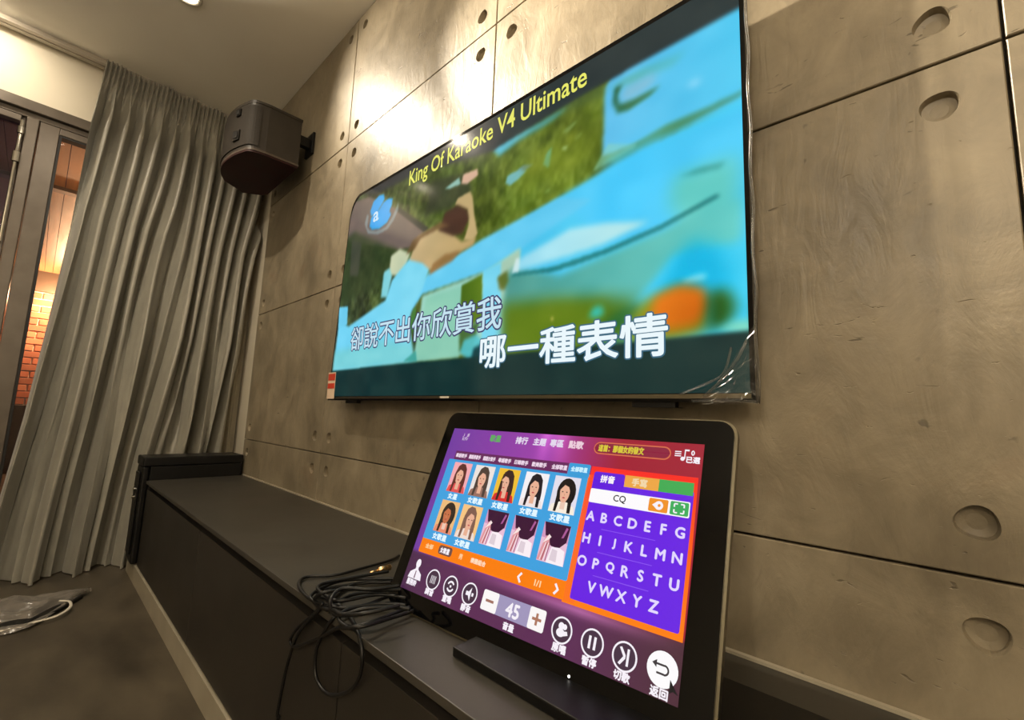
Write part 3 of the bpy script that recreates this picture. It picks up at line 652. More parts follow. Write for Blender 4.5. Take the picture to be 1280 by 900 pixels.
def paint(me, colors):
    at = me.color_attributes.new('picture', 'FLOAT_COLOR', 'POINT')
    rgba = np.ones((len(me.vertices), 4), np.float32); rgba[:, :3] = colors
    at.data.foreach_set('color', rgba.ravel())
paint(scr.data, srgb2lin(sample(xs, zs)).reshape(-1, 3))

# text as flat meshes
def text_mesh(body, mat4, size, offset=0.0, align='LEFT', width=None, height=None, shear=0.0):
    cu = bpy.data.curves.new('text', 'FONT'); cu.body = body; cu.size = size; cu.align_x = 'LEFT'; cu.offset = offset*size; cu.fill_mode = 'FRONT'; cu.resolution_u = 3; cu.shear = shear
    o = bpy.data.objects.new('text', cu); C.objects.link(o)
    dg = bpy.context.evaluated_depsgraph_get(); me = bpy.data.meshes.new_from_object(o.evaluated_get(dg))
    bpy.data.objects.remove(o); bpy.data.curves.remove(cu)
    co = np.array([v.co[:] for v in me.vertices]) if len(me.vertices) else np.zeros((0, 3))
    if len(co):
        mn, mx = co.min(0), co.max(0); sx = sy = 1.0
        if height: sy = height/(mx[1]-mn[1]); sx = sy
        if width: sx = width/(mx[0]-mn[0])
        co = (co-np.array([mn[0], mn[1] if height else 0, 0]))*np.array([sx, sy, 1])
        if align == 'CENTER': co[:, 0] -= (mx[0]-mn[0])*sx/2
        if align == 'MIDDLE': co[:, 0] -= (mx[0]-mn[0])*sx/2; co[:, 1] -= ((mx[1]-mn[1])*sy)/2 if height else (mx[1]+mn[1])*sy/2
        for v, c in zip(me.vertices, co): v.co = mat4 @ Vector(c)
    return me
def flat_color(me, col): paint(me, np.array([lin(col)]*max(len(me.vertices), 1))[:len(me.vertices)])
def outline_mesh(body, x, z, width, height, layer, d):
    bm = bmesh.new()
    for k in range(10):
        a = 2*math.pi*k/10
        mt4 = Matrix.Translation(P(x+d*math.cos(a), .9248-.0004*layer-.00001*k, z+d*math.sin(a))) @ Matrix.Rotation(math.radians(90), 4, 'X')
        bm.from_mesh(text_mesh(body, mt4, .1, 0, 'LEFT', width*S, height*S))
    me = bpy.data.meshes.new('outline'); bm.to_mesh(me); bm.free(); return me
def tv_outline_text(name, body, x, z, width, height, col, d, layer=1):
    me = outline_mesh(body, x, z, width, height, layer, d); flat_color(me, col); return link(name, me, M['picture'], scr)
def tv_text(name, body, x, z, width, height, col, off=0.0, layer=1, label=None, shear=0.0):
    mt4 = Matrix.Translation(P(x, .9248-.0004*layer, z)) @ Matrix.Rotation(math.radians(90), 4, 'X')
    me = text_mesh(body, mt4, .1, off, 'LEFT', width*S, height*S, shear); flat_color(me, col)
    o = link(name, me, M['picture'], scr)
    if label: o['label'] = label
    return o
tv_text('title_text', 'King Of Karaoke V4 Ultimate', -1.478, .880, .843, .083, (232, 232, 104), .012, 2, 'yellow title lettering')
tv_text('emblem_letter', 'a', -1.7440, 0.8200, .046, .046, (196, 226, 244), .02, 2)
tv_outline_text('lyric_outline', '卻說不出你欣賞我', -1.855, .262, .929, .102, (62, 58, 104), .0062)
tv_outline_text('lyric_text', '卻說不出你欣賞我', -1.855, .262, .929, .102, (196, 226, 240), .0012, 2)
tv_outline_text('lyric_outline', '哪一種表情', -1.010, .146, .596, .096, (60, 104, 128), .0060)
tv_outline_text('lyric_text', '哪一種表情', -1.010, .146, .596, .096, (234, 247, 252), .0022, 2)

# sticker, chin strip, feet, wrapping film
st = ubox('energy_sticker', (-2.043, .9238, .052), (-1.972, .9255, .172), M['sticker_white'], tv); st['label'] = 'cream and red paper sticker'
ubox('sticker_band', (-2.040, .9228, .098), (-1.975, .9237, .122), M['sticker_red'], st)
ubox('sticker_band', (-2.040, .9228, .135), (-1.975, .9237, .166), M['sticker_red'], st)
ubox('chin_strip', (-1.955, .9225, .052), (-.25, .9259, .061), M['rim'], tv)
ubox('logo_plate', (-1.195, .9215, .0535), (-1.150, .9224, .0595), M['white'], tv)
for x0 in (-1.87, -.50): ubox('bottom_tab', (x0, .93, .033), (x0+.10, .948, .0448), M['black'], tv)
def film_patch(x0, x1, z0, z1, seed, nx=60, nz=50, amp=.007):
    uu, vv = np.meshgrid(np.linspace(0, 1, nx), np.linspace(0, 1, nz))
    d = np.abs(vnoise(uu*3+vv*5, vv*2-uu*3.5, seed)-.5)*2; d2 = np.abs(vnoise(uu*9+vv*9, vv*6-uu*7, seed+1)-.5)*2
    edge = np.minimum(1, 4*uu*(1.02-uu)+.15)
    y = .9195-amp*((1-d)**3+.5*(1-d2)**3)*(uu**.7)*(1-.65*vv)
    return grid_obj('wrapping_film', x0+(x1-x0)*uu, y, z0+(z1-z0)*vv*(.08+.92*uu**1.4), M['film'], tv)
film_patch(-.345, -.237, .040, .20, 11)
bm = bmesh.new()
tube_bm(bm, [P(-.2375+.002*math.sin(k*.7), .921, .042+k*.019) for k in range(50)], .0025, 6)
tube_bm(bm, smooth_path([P(-.335, .915, .055), P(-.30, .908, .085), P(-.268, .905, .125), P(-.252, .91, .16)], 6), .0022, 6)
tube_bm(bm, smooth_path([P(-.385, .918, .06), P(-.33, .912, .08), P(-.295, .91, .10), P(-.28, .912, .15)], 6), .0018, 6)
tube_bm(bm, smooth_path([P(-.36, .918, .046), P(-.30, .915, .048), P(-.239, .916, .045)], 6), .0022, 6)
o = from_bm('film_crease', bm, M['film'], tv, True)

# ------------------------------------------------------------------ touch monitor
yaw, tilt = math.radians(3.924), math.radians(21.848)
U_ = Vector((math.cos(yaw), math.sin(yaw), 0)); Hn = Vector((-math.sin(yaw), math.cos(yaw), 0))
V_ = Vector((0, 0, 1))*math.cos(tilt)+Hn*math.sin(tilt); N_ = U_.cross(V_)      # N_ looks out of the screen
O_ = P(-.928, .6326, -.40); MW, MH = .6389*S, .3928*S
MON = Matrix((( U_.x, V_.x, N_.x, O_.x), (U_.y, V_.y, N_.y, O_.y), (U_.z, V_.z, N_.z, O_.z), (0, 0, 0, 1)))
mon = empty('touch_monitor', P(-.6, .70, -.442), 'tilted black song-selection touch monitor standing on the low cabinet', 'monitor')
def rrect(x0, y0, x1, y1, r, n=6):
    pts = []
    for cx, cy, a0 in ((x1-r, y0+r, -90), (x1-r, y1-r, 0), (x0+r, y1-r, 90), (x0+r, y0+r, 180)):
        for k in range(n+1):
            a = math.radians(a0+90*k/n); pts.append((cx+r*math.cos(a), cy+r*math.sin(a)))
    return pts
def mprism(name, pts, z0, z1, mt, parent=mon, bev=0):
    bm = bmesh.new(); prism_bm(bm, [MON @ Vector((x, y, z0)) for x, y in pts], N_*(z1-z0))
    if bev: bmesh.ops.bevel(bm, geom=list(bm.edges), offset=bev, segments=2, affect='EDGES')
    return from_bm(name, bm, mt, parent)
fx0, fx1, fy0, fy1 = -.038*S, .690*S, -.0425*S, .4425*S
mprism('silver_rim', rrect(fx0, fy0, fx1, fy1, .030*S), -.018, -.0055, M['rim'])
mprism('bezel', rrect(fx0+.0035, fy0+.0035, fx1-.0035, fy1-.0035, .027*S), -.0054, -.0006, M['gloss'])
mprism('back_shell', rrect(fx0+.006, fy0+.006, fx1-.006, fy1-.006, .03*S), -.040, -.0185, M['black'], mon, .004)
mprism('rear_housing', rrect(.12*S, .02*S, .54*S, .30*S, .03*S), -.085, -.0405, M['black'], mon, .006)
# foot: a flat plate under the screen and a neck behind it
ubox('foot_plate', (-.675, .583, -.4415), (-.02, .86, -.424), M['black'], mon, .002)
ubox('neck', (-.56, .76, -.4235), (-.30, .845, -.20), M['black'], mon, .004)
bm = bmesh.new(); cyl_bm(bm, MON @ Vector((.725*MW, -.055*MH, -.0006)), MON @ Vector((.725*MW, -.055*MH, .0002)), .0018, None, 12)
from_bm('power_led', bm, M['led'], mon)

LAY = .00018
class Flat:
    """flat coloured shapes in the display's own plane; u,v run 0..1 across the lit area"""
    def __init__(s): s.v = []; s.f = []; s.c = []
    def poly(s, pts, col, layer):
        i = len(s.v); z = LAY*layer
        for k, (u, v) in enumerate(pts):
            s.v.append(MON @ Vector((u*MW, v*MH, z))); s.c.append(lin(col[k] if isinstance(col[0], (tuple, list)) else col))
        s.f.append(list(range(i, i+len(pts)))); return s
    def rect(s, u0, v0, u1, v1, col, layer): return s.poly([(u0, v0), (u1, v0), (u1, v1), (u0, v1)], col, layer)
    def round(s, u0, v0, u1, v1, r, col, layer):
        a = MW/MH
        return s.poly([(x, y*a) for x, y in rrect(u0, v0/a, u1, v1/a, r)], col, layer)
    def disc(s, u, v, r, col, layer, n=28, sy=1.0, a0=0, a1=360):
        a = MW/MH
        return s.poly([(u+r*math.cos(math.radians(a0+(a1-a0)*k/n)), v+r*a*sy*math.sin(math.radians(a0+(a1-a0)*k/n))) for k in range(n+(0 if a1-a0 == 360 else 1))], col, layer)
    def ring(s, u, v, r, w_, col, layer, n=32, a0=0, a1=360):
        a = MW/MH
        for k in range(n):
            A, B = [math.radians(a0+(a1-a0)*q/n) for q in (k, k+1)]
            s.poly([(u+(r-w_)*math.cos(A), v+(r-w_)*a*math.sin(A)), (u+r*math.cos(A), v+r*a*math.sin(A)), (u+r*math.cos(B), v+r*a*math.sin(B)), (u+(r-w_)*math.cos(B), v+(r-w_)*a*math.sin(B))], col, layer)
        return s
    def build(s, name, parent, label=None):
        me = bpy.data.meshes.new(name); me.from_pydata([tuple(v) for v in s.v], [], s.f); paint(me, np.array(s.c))
        o = link(name, me, M['display'], parent)
        if label: o['label'] = label
        return o
WHT = (246, 240, 248)
def mtext(body, u, v, h, col=WHT, layer=6, name='caption', width=None, off=.012, parent=None, align='MIDDLE'):
    bm = bmesh.new(); d = .0011*min(h/.034, 1.4)*(1 if off else .35)*MW
    for k, (a, b) in enumerate(((-1, 0), (1, 0), (0, 1), (0, -1))):            # four copies a hair apart make the strokes bolder
        bm.from_mesh(text_mesh(body, MON @ Matrix.Translation((u*MW+a*d, v*MH+b*d, LAY*layer+k*.00001)), .02, 0, align, width*MW if width else None, h*MH))
    me = bpy.data.meshes.new(name); bm.to_mesh(me); bm.free()
    flat_color(me, col); return link(name, me, M['display'], parent or disp)
# lit background: purple to crimson with soft rays, darker plum band at the bottom
nu, nv = 120, 80; uu, vv = np.meshgrid(np.linspace(0, 1, nu), np.linspace(0, 1, nv))
me = bpy.data.meshes.new('display')
co = np.array(O_)[None, None, :]+uu[..., None]*MW*np.array(U_)+vv[..., None]*MH*np.array(V_)
i = np.arange(nu*nv).reshape(nv, nu); q = np.stack([i[:-1, :-1], i[:-1, 1:], i[1:, 1:], i[1:, :-1]], -1).reshape(-1, 4)
me.from_pydata(co.reshape(-1, 3).tolist(), [], q.tolist())
cL, cM, cR = np.array((112, 58, 158.)), np.array((160, 66, 168.)), np.array((160, 30, 52.))
tt = uu[..., None]; base = np.where(tt < .5, cL+(cM-cL)*np.clip(tt/.5, 0, 1), cM+(cR-cM)*np.clip((tt-.5)/.26, 0, 1))
ray_ = np.exp(-((uu-.47)/.025)**2)+.8*np.exp(-((uu-.53-.1*(1-vv))/.035)**2)
base = base+(ray_*np.clip((vv-.78)*4, 0, 1))[..., None]*np.array((60, 40, 50.))
low = np.clip((.22-vv)/.02, 0, 1)[..., None]; plum = np.array((92, 44, 84.))+(np.exp(-((vv-.195)/.025)**2)*np.clip(uu*2-.5, 0, 1))[..., None]*np.array((90, 60, 80.))+np.clip(1-uu*5, 0, 1)[..., None]*np.array((-18, -6, -10.))
plum = plum*(1-np.clip((uu-.72)/.28, 0, 1)[..., None])+np.array((76, 42, 56.))*np.clip((uu-.72)/.28, 0, 1)[..., None]
base = base*(1-low)+plum*low
paint(me, srgb2lin(np.clip(base, 0, 255)).reshape(-1, 3)); disp = link('display', me, M['display'], mon)
# top line
mtext('♪ ♫', .082, .955, .030, (200, 170, 210), name='emblem', off=0); mtext('KTV', .082, .930, .018, (210, 190, 220), name='emblem')
for b, u, c in (('歌星', .241, (96, 170, 96)), ('排行', .368, (226, 214, 236)), ('主題', .448, (226, 214, 236)), ('專區', .520, (226, 214, 236)), ('點歌', .596, (236, 206, 220))):
    mtext(b, u, .950, .042, c, name='menu_caption')
Flat().round(.663, .912, .911, .977, .020, (214, 112, 76), 1).round(.666, .918, .908, .971, .018, (140, 34, 62), 2).build('message_field', disp, 'orange outlined message field')
mtext('這首：那個女的發文', .755, .945, .036, (214, 198, 60), 4, 'message_text', .150)
Flat().rect(.922, .945, .940, .950, WHT, 3).rect(.922, .955, .940, .960, WHT, 3).rect(.922, .935, .940, .940, WHT, 3).disc(.945, .925, .006, WHT, 3).rect(.949, .925, .952, .968, WHT, 3).rect(.949, .962, .962, .970, WHT, 3).build('playlist_icon', disp)
mtext('0', .972, .955, .022, WHT, 4); mtext('已選', .974, .922, .028, WHT, 4)
# singer panel
Flat().round(.030, .292, .664, .790, .006, (62, 160, 222), 2).build('singer_panel', disp, 'sky blue singer panel')
Flat().rect(.055, .790, .585, .848, (104, 40, 92), 2).build('tab_strip', disp)
Flat().round(.586, .780, .666, .850, .006, (58, 156, 216), 3).build('open_tab', disp)
for b, u in (('華語歌手', .092), ('國語男歌手', .165), ('國語女歌手', .240), ('粵語歌手', .315), ('日韓歌手', .392), ('歐美歌手', .470), ('全部歌星', .552), ('全部歌星', .627)):
    mtext(b, u, .819, .026, (236, 214, 232) if u < .6 else (200, 240, 255), 5, 'tab_caption', .060)
SKIN = (232, 176, 148)
def portrait(k, u, v, bg, hair, top, pose):
    w_, h_ = .096, .187; f = Flat()
    X = lambda a: u+a*w_; Z = lambda b: v+b*h_
    pg = lambda pts, c, l: f.poly([(X(a), Z(b)) for a, b in pts], c, l)
    f.rect(u, v, u+w_, v+h_, bg, 4)
    el = lambda cx, cy, rx, ry, c, l, n=20: pg([(cx+rx*math.cos(2*math.pi*q/n), cy+ry*math.sin(2*math.pi*q/n)) for q in range(n)], c, l)
    if pose == 'hat':                          # hand lifting a dark hat over a pale lacy blouse
        pg([(0, 0), (1, 0), (1, .55), (0, .6)], (232, 190, 214), 5)
        pg([(.02, 1), (1, 1), (.95, .58), (.72, .40), (.42, .42), (.14, .66)], (60, 18, 52), 6)
        pg([(.86, .95), (.93, .92), (.82, .68), (.74, .66)], (170, 90, 150), 7)
        pg([(.0, .02), (.12, .5), (.2, .66), (.32, .62), (.36, .45), (.22, .02)], (224, 150, 156), 7)
        pg([(.1, .45), (.28, .7), (.38, .64), (.3, .56)], (250, 228, 226), 8)
        for q in range(4): pg([(.10+.07*q, .03), (.13+.07*q, .03), (.24+.05*q, .48), (.21+.05*q, .48)], (150, 70, 90) if q % 2 else (246, 226, 232), 8)
        pg([(.36, .0), (1, 0), (.95, .36), (.74, .42), (.46, .40)], (250, 238, 244), 7)
        pg([(.46, .08), (.72, .06), (.70, .34), (.50, .36)], (222, 206, 216), 8)
    else:
        dx = {'left': -.07, 'right': .07}.get(pose, 0)
        if pose != 'bob':
            pg([(.18, .02), (.86, .02), (.84, .45), (.78, .80), (.64, .95), (.45, .97), (.30, .88), (.22, .65), (.22, .40)], hair, 5)
        else: el(.55, .56, .36, .40, hair, 5)
        pg([(.0, 0), (1, 0), (.92, .20), (.66, .30), (.38, .30), (.08, .20)], top, 6)
        pg([(.42, .10), (.60, .10), (.60, .42), (.42, .42)], SKIN if pose != 'bob' else (236, 200, 180), 7)
        el(.50+dx, .55, .19, .27, SKIN if hair != (52, 40, 30) else (196, 112, 72), 8)
        pg([(.30+dx, .60), (.34+dx, .82), (.50+dx, .87), (.68+dx, .80), (.70+dx, .60), (.62+dx, .72), (.46+dx, .76)], hair, 9)
        for sx in (-.08, .08): el(.50+dx+sx, .57, .030, .016, (50, 34, 30), 10, 10)
        el(.50+dx, .41, .055, .020, (190, 74, 78), 10, 10)
        pg([(.485+dx, .47), (.525+dx, .47), (.505+dx, .54)], (208, 146, 120), 9)
        pg([(.20, .02), (.30, .02), (.36, .40), (.30, .62), (.22, .60)], hair, 9)
        pg([(.72, .02), (.84, .02), (.82, .60), (.72, .62), (.68, .40)], hair, 9)
    return f.build('portrait', disp)
row1 = [(.070, (244, 170, 176), (96, 48, 40), (226, 84, 84), 'mid'), (.187, (236, 226, 220), (78, 62, 54), (150, 110, 96), 'mid'), (.304, (240, 190, 54), (62, 38, 32), (214, 46, 46), 'left'), (.426, (244, 240, 244), (32, 26, 34), (240, 226, 226), 'mid'), (.546, (226, 222, 236), (26, 20, 22), (248, 236, 220), 'bob')]
row2 = [(.070, (236, 186, 124), (52, 40, 30), (230, 140, 110), 'bob'), (.184, (246, 196, 130), (128, 92, 78), (240, 220, 210), 'right')]
for k, a in enumerate(row1): portrait(k, a[0], .587, *a[1:])
for k, a in enumerate(row2): portrait(k+5, a[0], .346, *a[1:])
for u in (.304, .426, .546): portrait(8, u, .346, (212, 150, 190), (60, 18, 52), (255, 255, 255), 'hat')
for b, u, v in (('女星', .115, .562), ('女歌星', .232, .562), ('女歌星', .350, .562), ('女歌星', .474, .562), ('女歌星', .595, .562), ('女歌星', .115, .320), ('女歌星', .232, .320)):
    mtext(b, u, v, .034, (226, 246, 255), 5, 'singer_caption', .024*len(b))
# orange strip with paging
Flat().round(.030, .212, .680, .300, .006, (250, 126, 10), 1).rect(.664, .212, .700, .80, (250, 110, 40), 1).build('paging_strip', disp, 'orange paging strip')
mtext('全部', .080, .256, .026, (255, 206, 150), 4, width=.040)
Flat().round(.130, .233, .198, .282, .010, (110, 74, 70), 3).build('selected_filter', disp)
mtext('女歌星', .163, .257, .030, WHT, 5, width=.046); mtext('男', .243, .254, .026, (255, 200, 150), 4); mtext('樂團組合', .325, .254, .026, (255, 220, 190), 4, width=.066)
Flat().poly([(.504, .272), (.510, .266), (.500, .247), (.492, .247)], WHT, 4).poly([(.492, .247), (.500, .247), (.510, .228), (.504, .222)], WHT, 4).build('previous_arrow', disp)
Flat().poly([(.633, .272), (.627, .266), (.637, .247), (.645, .247)], WHT, 4).poly([(.645, .247), (.637, .247), (.627, .228), (.633, .222)], WHT, 4).build('next_arrow', disp)
mtext('1/1', .570, .246, .028, (255, 214, 160), 4)
# letter keyboard
Flat().poly([(.660, .205), (.996, .205), (.996, .55), (.993, .845), (.670, .845), (.664, .55)], ((255, 128, 12), (255, 128, 12), (246, 70, 30), (248, 40, 30), (248, 44, 40), (248, 84, 60)), 1).build('keyboard_frame', disp, 'orange and red keyboard frame')
Flat().round(.683, .229, .986, .782, .006, (104, 32, 226), 3).round(.683, .70, .785, .820, .008, (96, 30, 216), 3).build('keyboard_panel', disp, 'violet letter keyboard')
Flat().rect(.786, .762, .889, .819, (236, 166, 70), 4).build('handwriting_tab', disp, 'amber tab'); Flat().rect(.889, .762, .984, .819, (64, 170, 84), 4).build('green_tab', disp, 'green tab')
mtext('拼音', .731, .787, .036, WHT, 5, 'tab_caption'); mtext('手寫', .832, .790, .036, (240, 214, 170), 5, 'tab_caption')
Flat().round(.682, .666, .980, .734, .004, (252, 250, 252), 4).build('input_field', disp, 'white input field')
mtext('CQ', .780, .700, .036, (30, 28, 30), 6, 'input_text', off=0)
Flat().round(.868, .671, .922, .729, .004, (240, 146, 40), 5).disc(.897, .700, .012, WHT, 6).poly([(.878, .700), (.892, .718), (.892, .682)], WHT, 6).disc(.898, .700, .004, (240, 146, 40), 7).build('delete_key', disp, 'orange delete key')
f = Flat().round(.928, .671, .977, .729, .004, (62, 172, 92), 5)
for sx in (-1, 1):
    for sy in (-1, 1):
        u0, v0 = .952+sx*.013, .700+sy*.019
        f.rect(min(u0, u0-sx*.009), v0-.003, max(u0, u0-sx*.009), v0+.003, WHT, 6).rect(u0-.002, min(v0, v0-sy*.014), u0+.002, max(v0, v0-sy*.014), WHT, 6)
f.build('expand_key', disp, 'green expand key')
for r, (row, u0, v0) in enumerate((('ABCDEFG', .699, .602), ('HIJKLMN', .699, .499), ('OPQRSTU', .699, .397), ('VWXYZ', .743, .298))):
    for k, ch in enumerate(row): mtext(ch, u0+k*.0438, v0, .043, (226, 214, 255), 5, 'letter_key', off=.004)
for v0 in (.550, .447, .347): Flat().rect(.740, v0-.0015, .900, v0+.0015, (140, 88, 240), 4).build('key_divider', disp)
# bottom buttons
def circ(u, v, label_, r=.033):
    return Flat().ring(u, v, r, .0045, WHT, 3).disc(u, v, r-.0045, (70, 48, 68), 2)
Flat().disc(.055, .150, .012, WHT, 3, 20, 1.25).poly([(.050, .150), (.060, .150), (.064, .105), (.046, .105)], WHT, 3).poly([(.020, .066), (.090, .066), (.084, .098), (.064, .118), (.046, .118), (.026, .098)], WHT, 3).poly([(.053, .110), (.057, .110), (.058, .07), (.052, .07)], (110, 66, 96), 4).build('service_icon', disp, 'white figure icon')
f = circ(.150, .098, '')
for k in range(4): f.rect(.138+k*.007, .078, .141+k*.007, .118, (226, 220, 226), 4)
f.build('equalizer_button', disp)
f = circ(.238, .098, '').ring(.238, .098, .017, .006, WHT, 4, 24, 30, 160).ring(.238, .098, .017, .006, WHT, 4, 24, 210, 340).disc(.238, .098, .004, WHT, 4); f.build('repeat_button', disp)
f = circ(.327, .098, '').rect(.311, .088, .321, .108, WHT, 4).poly([(.318, .098), (.332, .130), (.332, .066)], WHT, 4).rect(.336, .090, .344, .106, WHT, 4); f.build('mute_button', disp)
Flat().round(.383, .054, .620, .146, .006, (160, 150, 188), 2).build('volume_field', disp, 'grey lilac volume field')
Flat().round(.383, .054, .446, .146, .006, (250, 246, 246), 3).rect(.398, .094, .430, .106, (160, 110, 96), 4).build('minus_key', disp, 'white minus key')
Flat().round(.566, .054, .622, .146, .006, (250, 246, 246), 3).rect(.578, .094, .610, .106, (172, 118, 96), 4).rect(.590, .075, .598, .125, (172, 118, 96), 4).build('plus_key', disp, 'white plus key')
mtext('45', .506, .097, .060, WHT, 5, 'volume_number', off=.012)
f = circ(.679, .096, '').disc(.676, .112, .009, WHT, 4).disc(.687, .112, .007, WHT, 4).disc(.676, .086, .013, WHT, 4, 20, .8).poly([(.684, .074), (.700, .084), (.696, .098), (.684, .094)], WHT, 5); f.build('accompaniment_button', disp)
f = circ(.773, .093, '').rect(.762, .070, .769, .118, WHT, 4).rect(.777, .070, .784, .118, WHT, 4); f.build('pause_button', disp)
f = circ(.863, .090, '').poly([(.848, .118), (.854, .122), (.866, .096), (.866, .084), (.854, .058), (.848, .062), (.860, .090)], WHT, 4).rect(.869, .060, .875, .120, WHT, 4); f.build('skip_button', disp)
f = Flat().disc(.957, .097, .037, (252, 250, 252), 3).rect(.940, .107, .962, .114, (60, 54, 60), 4).rect(.944, .078, .962, .085, (60, 54, 60), 4).ring(.962, .096, .0115, .0042, (60, 54, 60), 4, 16, -90, 90).poly([(.932, .1105), (.943, .124), (.943, .097)], (60, 54, 60), 4); f.build('back_button', disp, 'round white back button')
for b, u, v in (('服務鈴', .050, .047), ('調音', .150, .034), ('重唱', .238, .034), ('靜音', .327, .030), ('音量', .505, .026), ('原唱', .681, .026), ('暫停', .773, .024), ('切歌', .863, .022), ('返回', .955, .020)):
    mtext(b, u, v, .032, WHT, 5, 'button_caption', .050 if len(b) == 3 else None)
Flat().poly([(.978, .075), (.978, .030), (.986, .040), (.998, .034)], (24, 22, 26), 8).build('pointer', disp)

# ------------------------------------------------------------------ cables on the cabinet
cable_a = [(-1.229, 0.826, -0.436), (-1.206, 0.775, -0.436), (-1.195, 0.668, -0.436), (-1.193, 0.605, -0.436), (-1.227, 0.545, -0.436), (-1.191, 0.51, -0.436), (-1.099, 0.492, -0.435), (-1.016, 0.501, -0.436), (-0.971, 0.504, -0.436), (-0.972, 0.492, -0.449), (-1.011, 0.492, -0.495), (-1.029, 0.492, -0.537), (-1.018, 0.492, -0.577), (-0.974, 0.492, -0.589), (-0.92, 0.492, -0.574), (-0.866, 0.492, -0.54), (-0.837, 0.492, -0.503), (-0.835, 0.492, -0.461), (-0.879, 0.501, -0.436), (-0.956, 0.521, -0.436), (-1.006, 0.527, -0.436), (-1.017, 0.514, -0.436), (-1.059, 0.542, -0.436), (-1.099, 0.617, -0.436), (-1.052, 0.691, -0.436)]
bm = bmesh.new(); tube_bm(bm, [Vector(p) for p in smooth_path([P(*p) for p in cable_a], 10)], .0034, 8)
ob = tag(from_bm('audio_cable', bm, M['rubber'], None, True), 'black cable looped over the cabinet front in a long teardrop', 'cable', 'cables tangled beside the touch monitor')
cable_b = [(-0.853, 0.619, -0.426), (-0.855, 0.559, -0.426), (-0.85, 0.492, -0.421), (-0.935, 0.492, -0.45), (-1.003, 0.492, -0.488), (-1.132, 0.492, -0.556), (-1.167, 0.492, -0.552), (-1.123, 0.492, -0.507), (-1.038, 0.492, -0.45), (-1.016, 0.492, -0.426), (-1.047, 0.492, -0.454), (-1.116, 0.492, -0.515), (-1.151, 0.492, -0.564), (-1.178, 0.492, -0.631), (-1.202, 0.492, -0.729), (-1.209, 0.492, -0.765)]
cable_b += [(-1.27, .43, -.985), (-1.33, .34, -.992), (-1.45, .22, -.992)]
bm = bmesh.new(); tube_bm(bm, [Vector(p) for p in smooth_path([P(*p) for p in cable_b], 10)], .0034, 8)
ob = tag(from_bm('audio_cable', bm, M['rubber'], None, True), 'black cable trailing from the cabinet top down to the floor', 'cable', 'cables tangled beside the touch monitor')
cable_cc = [(-1.037, 0.702, -0.426), (-1.072, 0.661, -0.426), (-1.116, 0.591, -0.426), (-1.104, 0.531, -0.426), (-1.079, 0.492, -0.429), (-1.042, 0.492, -0.432), (-0.973, 0.508, -0.426), (-0.948, 0.554, -0.426), (-0.955, 0.62, -0.426), (-0.946, 0.663, -0.426)]
bm = bmesh.new(); tube_bm(bm, [Vector(p) for p in smooth_path([P(*p) for p in cable_cc], 10)], .0034, 8)
ob = tag(from_bm('audio_cable', bm, M['rubber'], None, True), 'black cable coil lying flat nearest the concrete wall', 'cable', 'cables tangled beside the touch monitor')
cable_d = [(-0.926, 0.628, -0.396), (-0.949, 0.568, -0.396), (-0.994, 0.524, -0.396), (-0.98, 0.492, -0.407), (-0.972, 0.492, -0.428), (-0.946, 0.492, -0.428), (-0.867, 0.492, -0.403), (-0.84, 0.523, -0.396), (-0.834, 0.569, -0.396)]
bm = bmesh.new(); tube_bm(bm, [Vector(p) for p in smooth_path([P(*p) for p in cable_d], 10)], .0034, 8)
ob = tag(from_bm('audio_cable', bm, M['rubber'], None, True), 'black cable coil with the tightest bend, in the middle of the tangle', 'cable', 'cables tangled beside the touch monitor')
cable_ee = [(-0.898, 0.63, -0.416), (-0.958, 0.593, -0.416), (-0.98, 0.515, -0.416), (-1.035, 0.504, -0.416), (-1.086, 0.51, -0.416), (-1.103, 0.543, -0.416), (-1.092, 0.612, -0.416), (-1.075, 0.693, -0.416)]
bm = bmesh.new(); tube_bm(bm, [Vector(p) for p in smooth_path([P(*p) for p in cable_ee], 10)], .0034, 8)
ob = tag(from_bm('audio_cable', bm, M['rubber'], None, True), 'black cable coil crossing over the others, ending at the pale brass plug', 'cable', 'cables tangled beside the touch monitor')
plug_a, plug_b = P(*cable_ee[-1]), P(*cable_ee[-1])+Vector((-.030, .012, .004))
cable_g = [(-0.971, 0.675, -0.436), (-1.024, 0.624, -0.436), (-1.042, 0.578, -0.436), (-1.03, 0.528, -0.436), (-1.063, 0.522, -0.436), (-1.096, 0.516, -0.436), (-1.114, 0.537, -0.436), (-1.108, 0.588, -0.436), (-1.081, 0.657, -0.436), (-1.045, 0.718, -0.436)]
bm = bmesh.new(); tube_bm(bm, [Vector(p) for p in smooth_path([P(*p) for p in cable_g], 10)], .0034, 8)
ob = tag(from_bm('audio_cable', bm, M['rubber'], None, True), 'black cable coil with shallow curves lying on top of the pile', 'cable', 'cables tangled beside the touch monitor')
cable_h = [(-0.825, 0.59, -0.406), (-0.862, 0.562, -0.406), (-0.888, 0.519, -0.406), (-0.917, 0.492, -0.418), (-0.956, 0.492, -0.423), (-0.997, 0.492, -0.432), (-1.041, 0.492, -0.437), (-1.061, 0.492, -0.432), (-1.02, 0.492, -0.405), (-1.004, 0.547, -0.406), (-0.957, 0.592, -0.406), (-0.925, 0.638, -0.406)]
bm = bmesh.new(); tube_bm(bm, [Vector(p) for p in smooth_path([P(*p) for p in cable_h], 10)], .0034, 8)
ob = tag(from_bm('audio_cable', bm, M['rubber'], None, True), 'black cable coil spread widest along the cabinet top, under the other coils', 'cable', 'cables tangled beside the touch monitor')
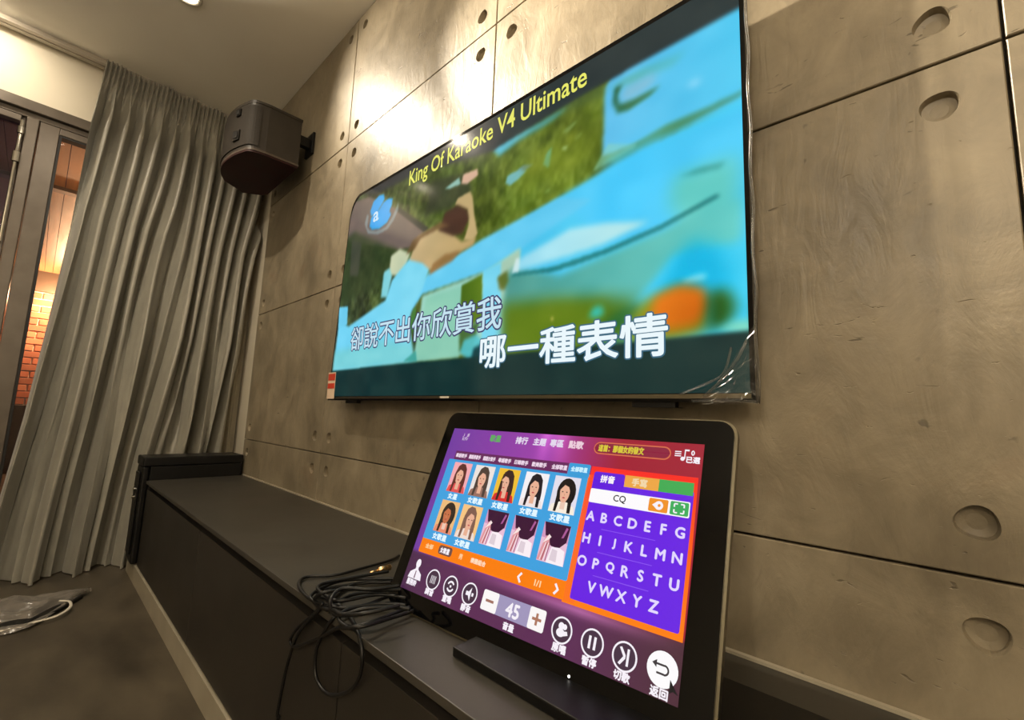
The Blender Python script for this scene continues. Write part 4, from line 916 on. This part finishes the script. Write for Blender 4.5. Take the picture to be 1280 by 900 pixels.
cable_f = [(-0.887, 0.623, -0.426), (-0.931, 0.587, -0.426), (-0.952, 0.522, -0.426), (-0.938, 0.492, -0.432), (-0.891, 0.492, -0.434), (-0.865, 0.524, -0.426), (-0.869, 0.576, -0.426), (-0.874, 0.624, -0.426)]
bm = bmesh.new(); tube_bm(bm, [Vector(p) for p in smooth_path([P(*p) for p in cable_f], 10)], .0034, 8)
ob = tag(from_bm('audio_cable', bm, M['rubber'], None, True), 'black cable coil lying nearest the cabinet front edge beside the monitor', 'cable', 'cables tangled beside the touch monitor')
bm = bmesh.new(); cyl_bm(bm, P(-1.105,0.681,-0.418), P(-1.108,0.717,-0.418), .0062, .0072, 16); cyl_bm(bm, P(-1.103,0.656,-0.418), P(-1.105,0.681,-0.418), .0030, .0030, 12); from_bm('plug', bm, M['brass'], ob, True)['label'] = 'pale brass plug'

# ------------------------------------------------------------------ clear wrapping on the floor
wrap = empty('plastic_wrapping', P(-3.25, .12, -1.0), 'crumpled clear plastic wrapping with white edge lying on the floor by the curtain', 'plastic wrapping')
uu, vv = np.meshgrid(np.linspace(0, 1, 70), np.linspace(0, 1, 46))
ya = -.35+.655*uu; xa = -3.60+.30*uu; xb = -2.93-.30*np.clip((uu-.72)/.28, 0, 1)
xw = xa+(xb-xa)*vv; yw = ya-.05*(1-vv)*0+.02*np.sin(vv*5)
h = np.abs(vnoise(uu*6, vv*5, 31)-.5)*2; h2 = vnoise(uu*14, vv*12, 32)
zw = -.996+.070*(1-h)**2*np.sin(np.pi*np.clip(vv, 0, 1))**.6*(1-.6*uu)+.012*h2
floor_film = glass_mat('grey_floor_film', (.62, .60, .60), .14, .12, .28, (196, 188, 178))
grid_obj('sheet', xw, yw, zw, floor_film, wrap, True)
bm = bmesh.new(); tube_bm(bm, smooth_path([P(-2.99, -.30, -.985), P(-2.955, .02, -.985), P(-2.965, .11, -.982), P(-2.985, .19, -.980), P(-3.06, .235, -.978), P(-3.13, .235, -.972), P(-3.15, .20, -.966)], 8), .0055, 8, .5)
from_bm('taped_edge', bm, M['white'], wrap, True)['label'] = 'white folded edge'
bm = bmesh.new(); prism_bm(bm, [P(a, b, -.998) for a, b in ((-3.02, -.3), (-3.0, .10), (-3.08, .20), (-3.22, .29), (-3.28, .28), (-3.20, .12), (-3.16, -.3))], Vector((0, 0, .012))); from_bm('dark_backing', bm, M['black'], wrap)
